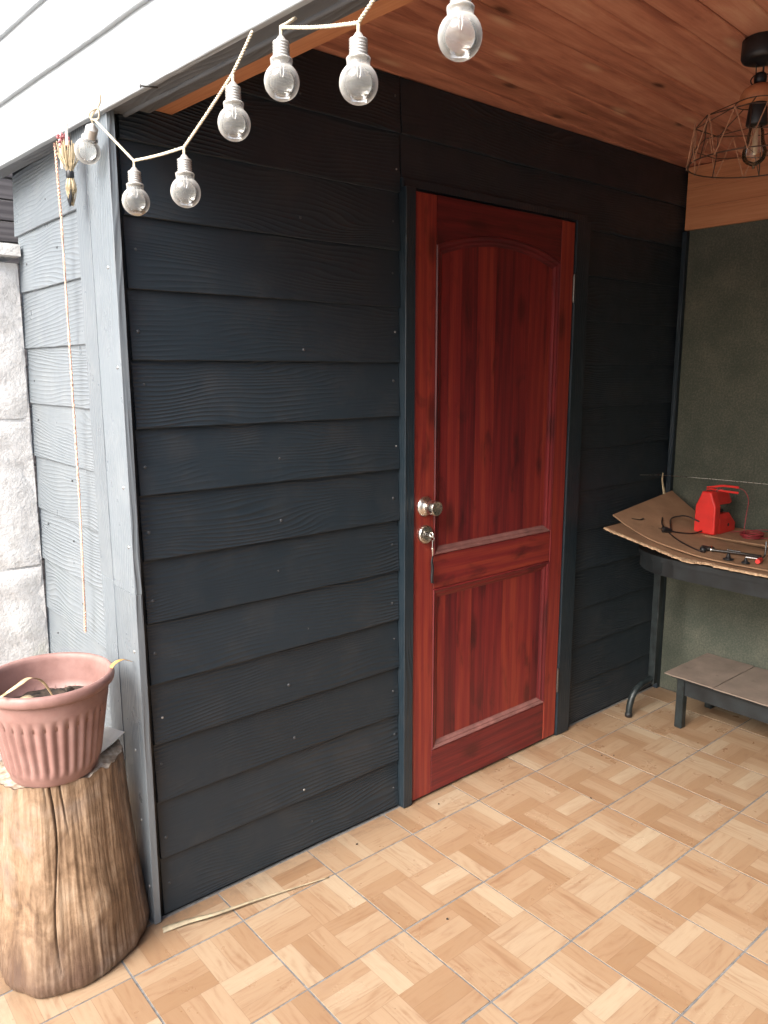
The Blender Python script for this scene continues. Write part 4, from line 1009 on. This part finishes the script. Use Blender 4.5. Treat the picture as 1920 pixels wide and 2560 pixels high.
# rod and wire in the corner
mb = MB(); mb.tube(spline([(2.372, -.040, .935), (2.37, -.034, .965), (2.365, -.03, 1.0), (2.366, -.031, 1.028)], 5), .005, 8, rs=[.007, .006, .0055, .005, .005, .0045, .004, .004, .0035, .0035, .003, .003, .003, .003, .003, .0035]); tag(mb.build('thin_stick', 'straw'), 'thin pale stick propped upright in the corner behind the cardboard', 'stick')
mb = MB(); mb.tube([(2.215, -.012, 1.030), (2.33, -.03, 1.022), (2.466, -.20, 1.010), (2.466, -.62, 1.016), (2.466, -1.2, 1.02)], .0010, 6); tag(mb.build('thin_wire', 'steel'), 'thin wire strung level across the green wall above the table', 'wire')

# ------------------------------------------------------------------ low bench
bn = thing('low_bench', 'low dark bench with grey cardboard top under the work table', 'bench')
BZ = .232
mb = MB(); mb.box(2.128, 2.462, -1.25, -.262, BZ - .014, BZ, .002); mb.build('seat', 'table_dark', bn)
mb = MB(); mb.box(2.150, 2.165, -1.22, -.31, BZ - .085, BZ - .0145); mb.build('apron', 'table_dark', bn)
mb = MB(); mb.box(2.440, 2.452, -1.22, -.29, BZ - .085, BZ - .0145); mb.build('apron', 'table_dark', bn)
for (x, y_) in ((2.158, -.30), (2.438, -.285), (2.158, -.70), (2.438, -.70), (2.158, -1.2), (2.438, -1.2)):
    mb = MB(); mb.box(x - .0165, x + .0165, y_ - .0165, y_ + .0165, .001, BZ - .0146, .003); mb.build('leg', 'table_metal', bn)
for (y0, y1, lab, z) in ((-.452, -.244, 'left piece of grey cardboard on the low bench', BZ + .0045), (-1.26, -.456, 'long grey cardboard piece on the low bench', BZ + .0045)):
    rows = []
    for i in range(9):
        rows.append([Vector((2.108 + (.355) * j / 8 + (noise.noise((i * 1.9, 3, y0)) * .004 if j == 0 else 0), y0 + (y1 - y0) * i / 8, z + noise.noise((i * .8, j * .7, y0)) * .002)) for j in range(9)])
    mb = MB(); mb.sheet(rows, .004, False); tag(mb.build('cardboard_cover', 'card_grey'), lab, 'cardboard')

# alike things share a group
for key_, grp in (('crumb', 'crumbs on the tiles'), ('dry_leaf', 'dry leaves in the pot'), ('cardboard_sheet', 'cardboard sheets on the work table'), ('cardboard_cover', 'cardboard pieces on the low bench'), ('rubber_foot', 'rubber feet on the cardboard')):
    for o in bpy.data.objects:
        if o.parent is None and o.name.split('.')[0] == key_: o['group'] = grp
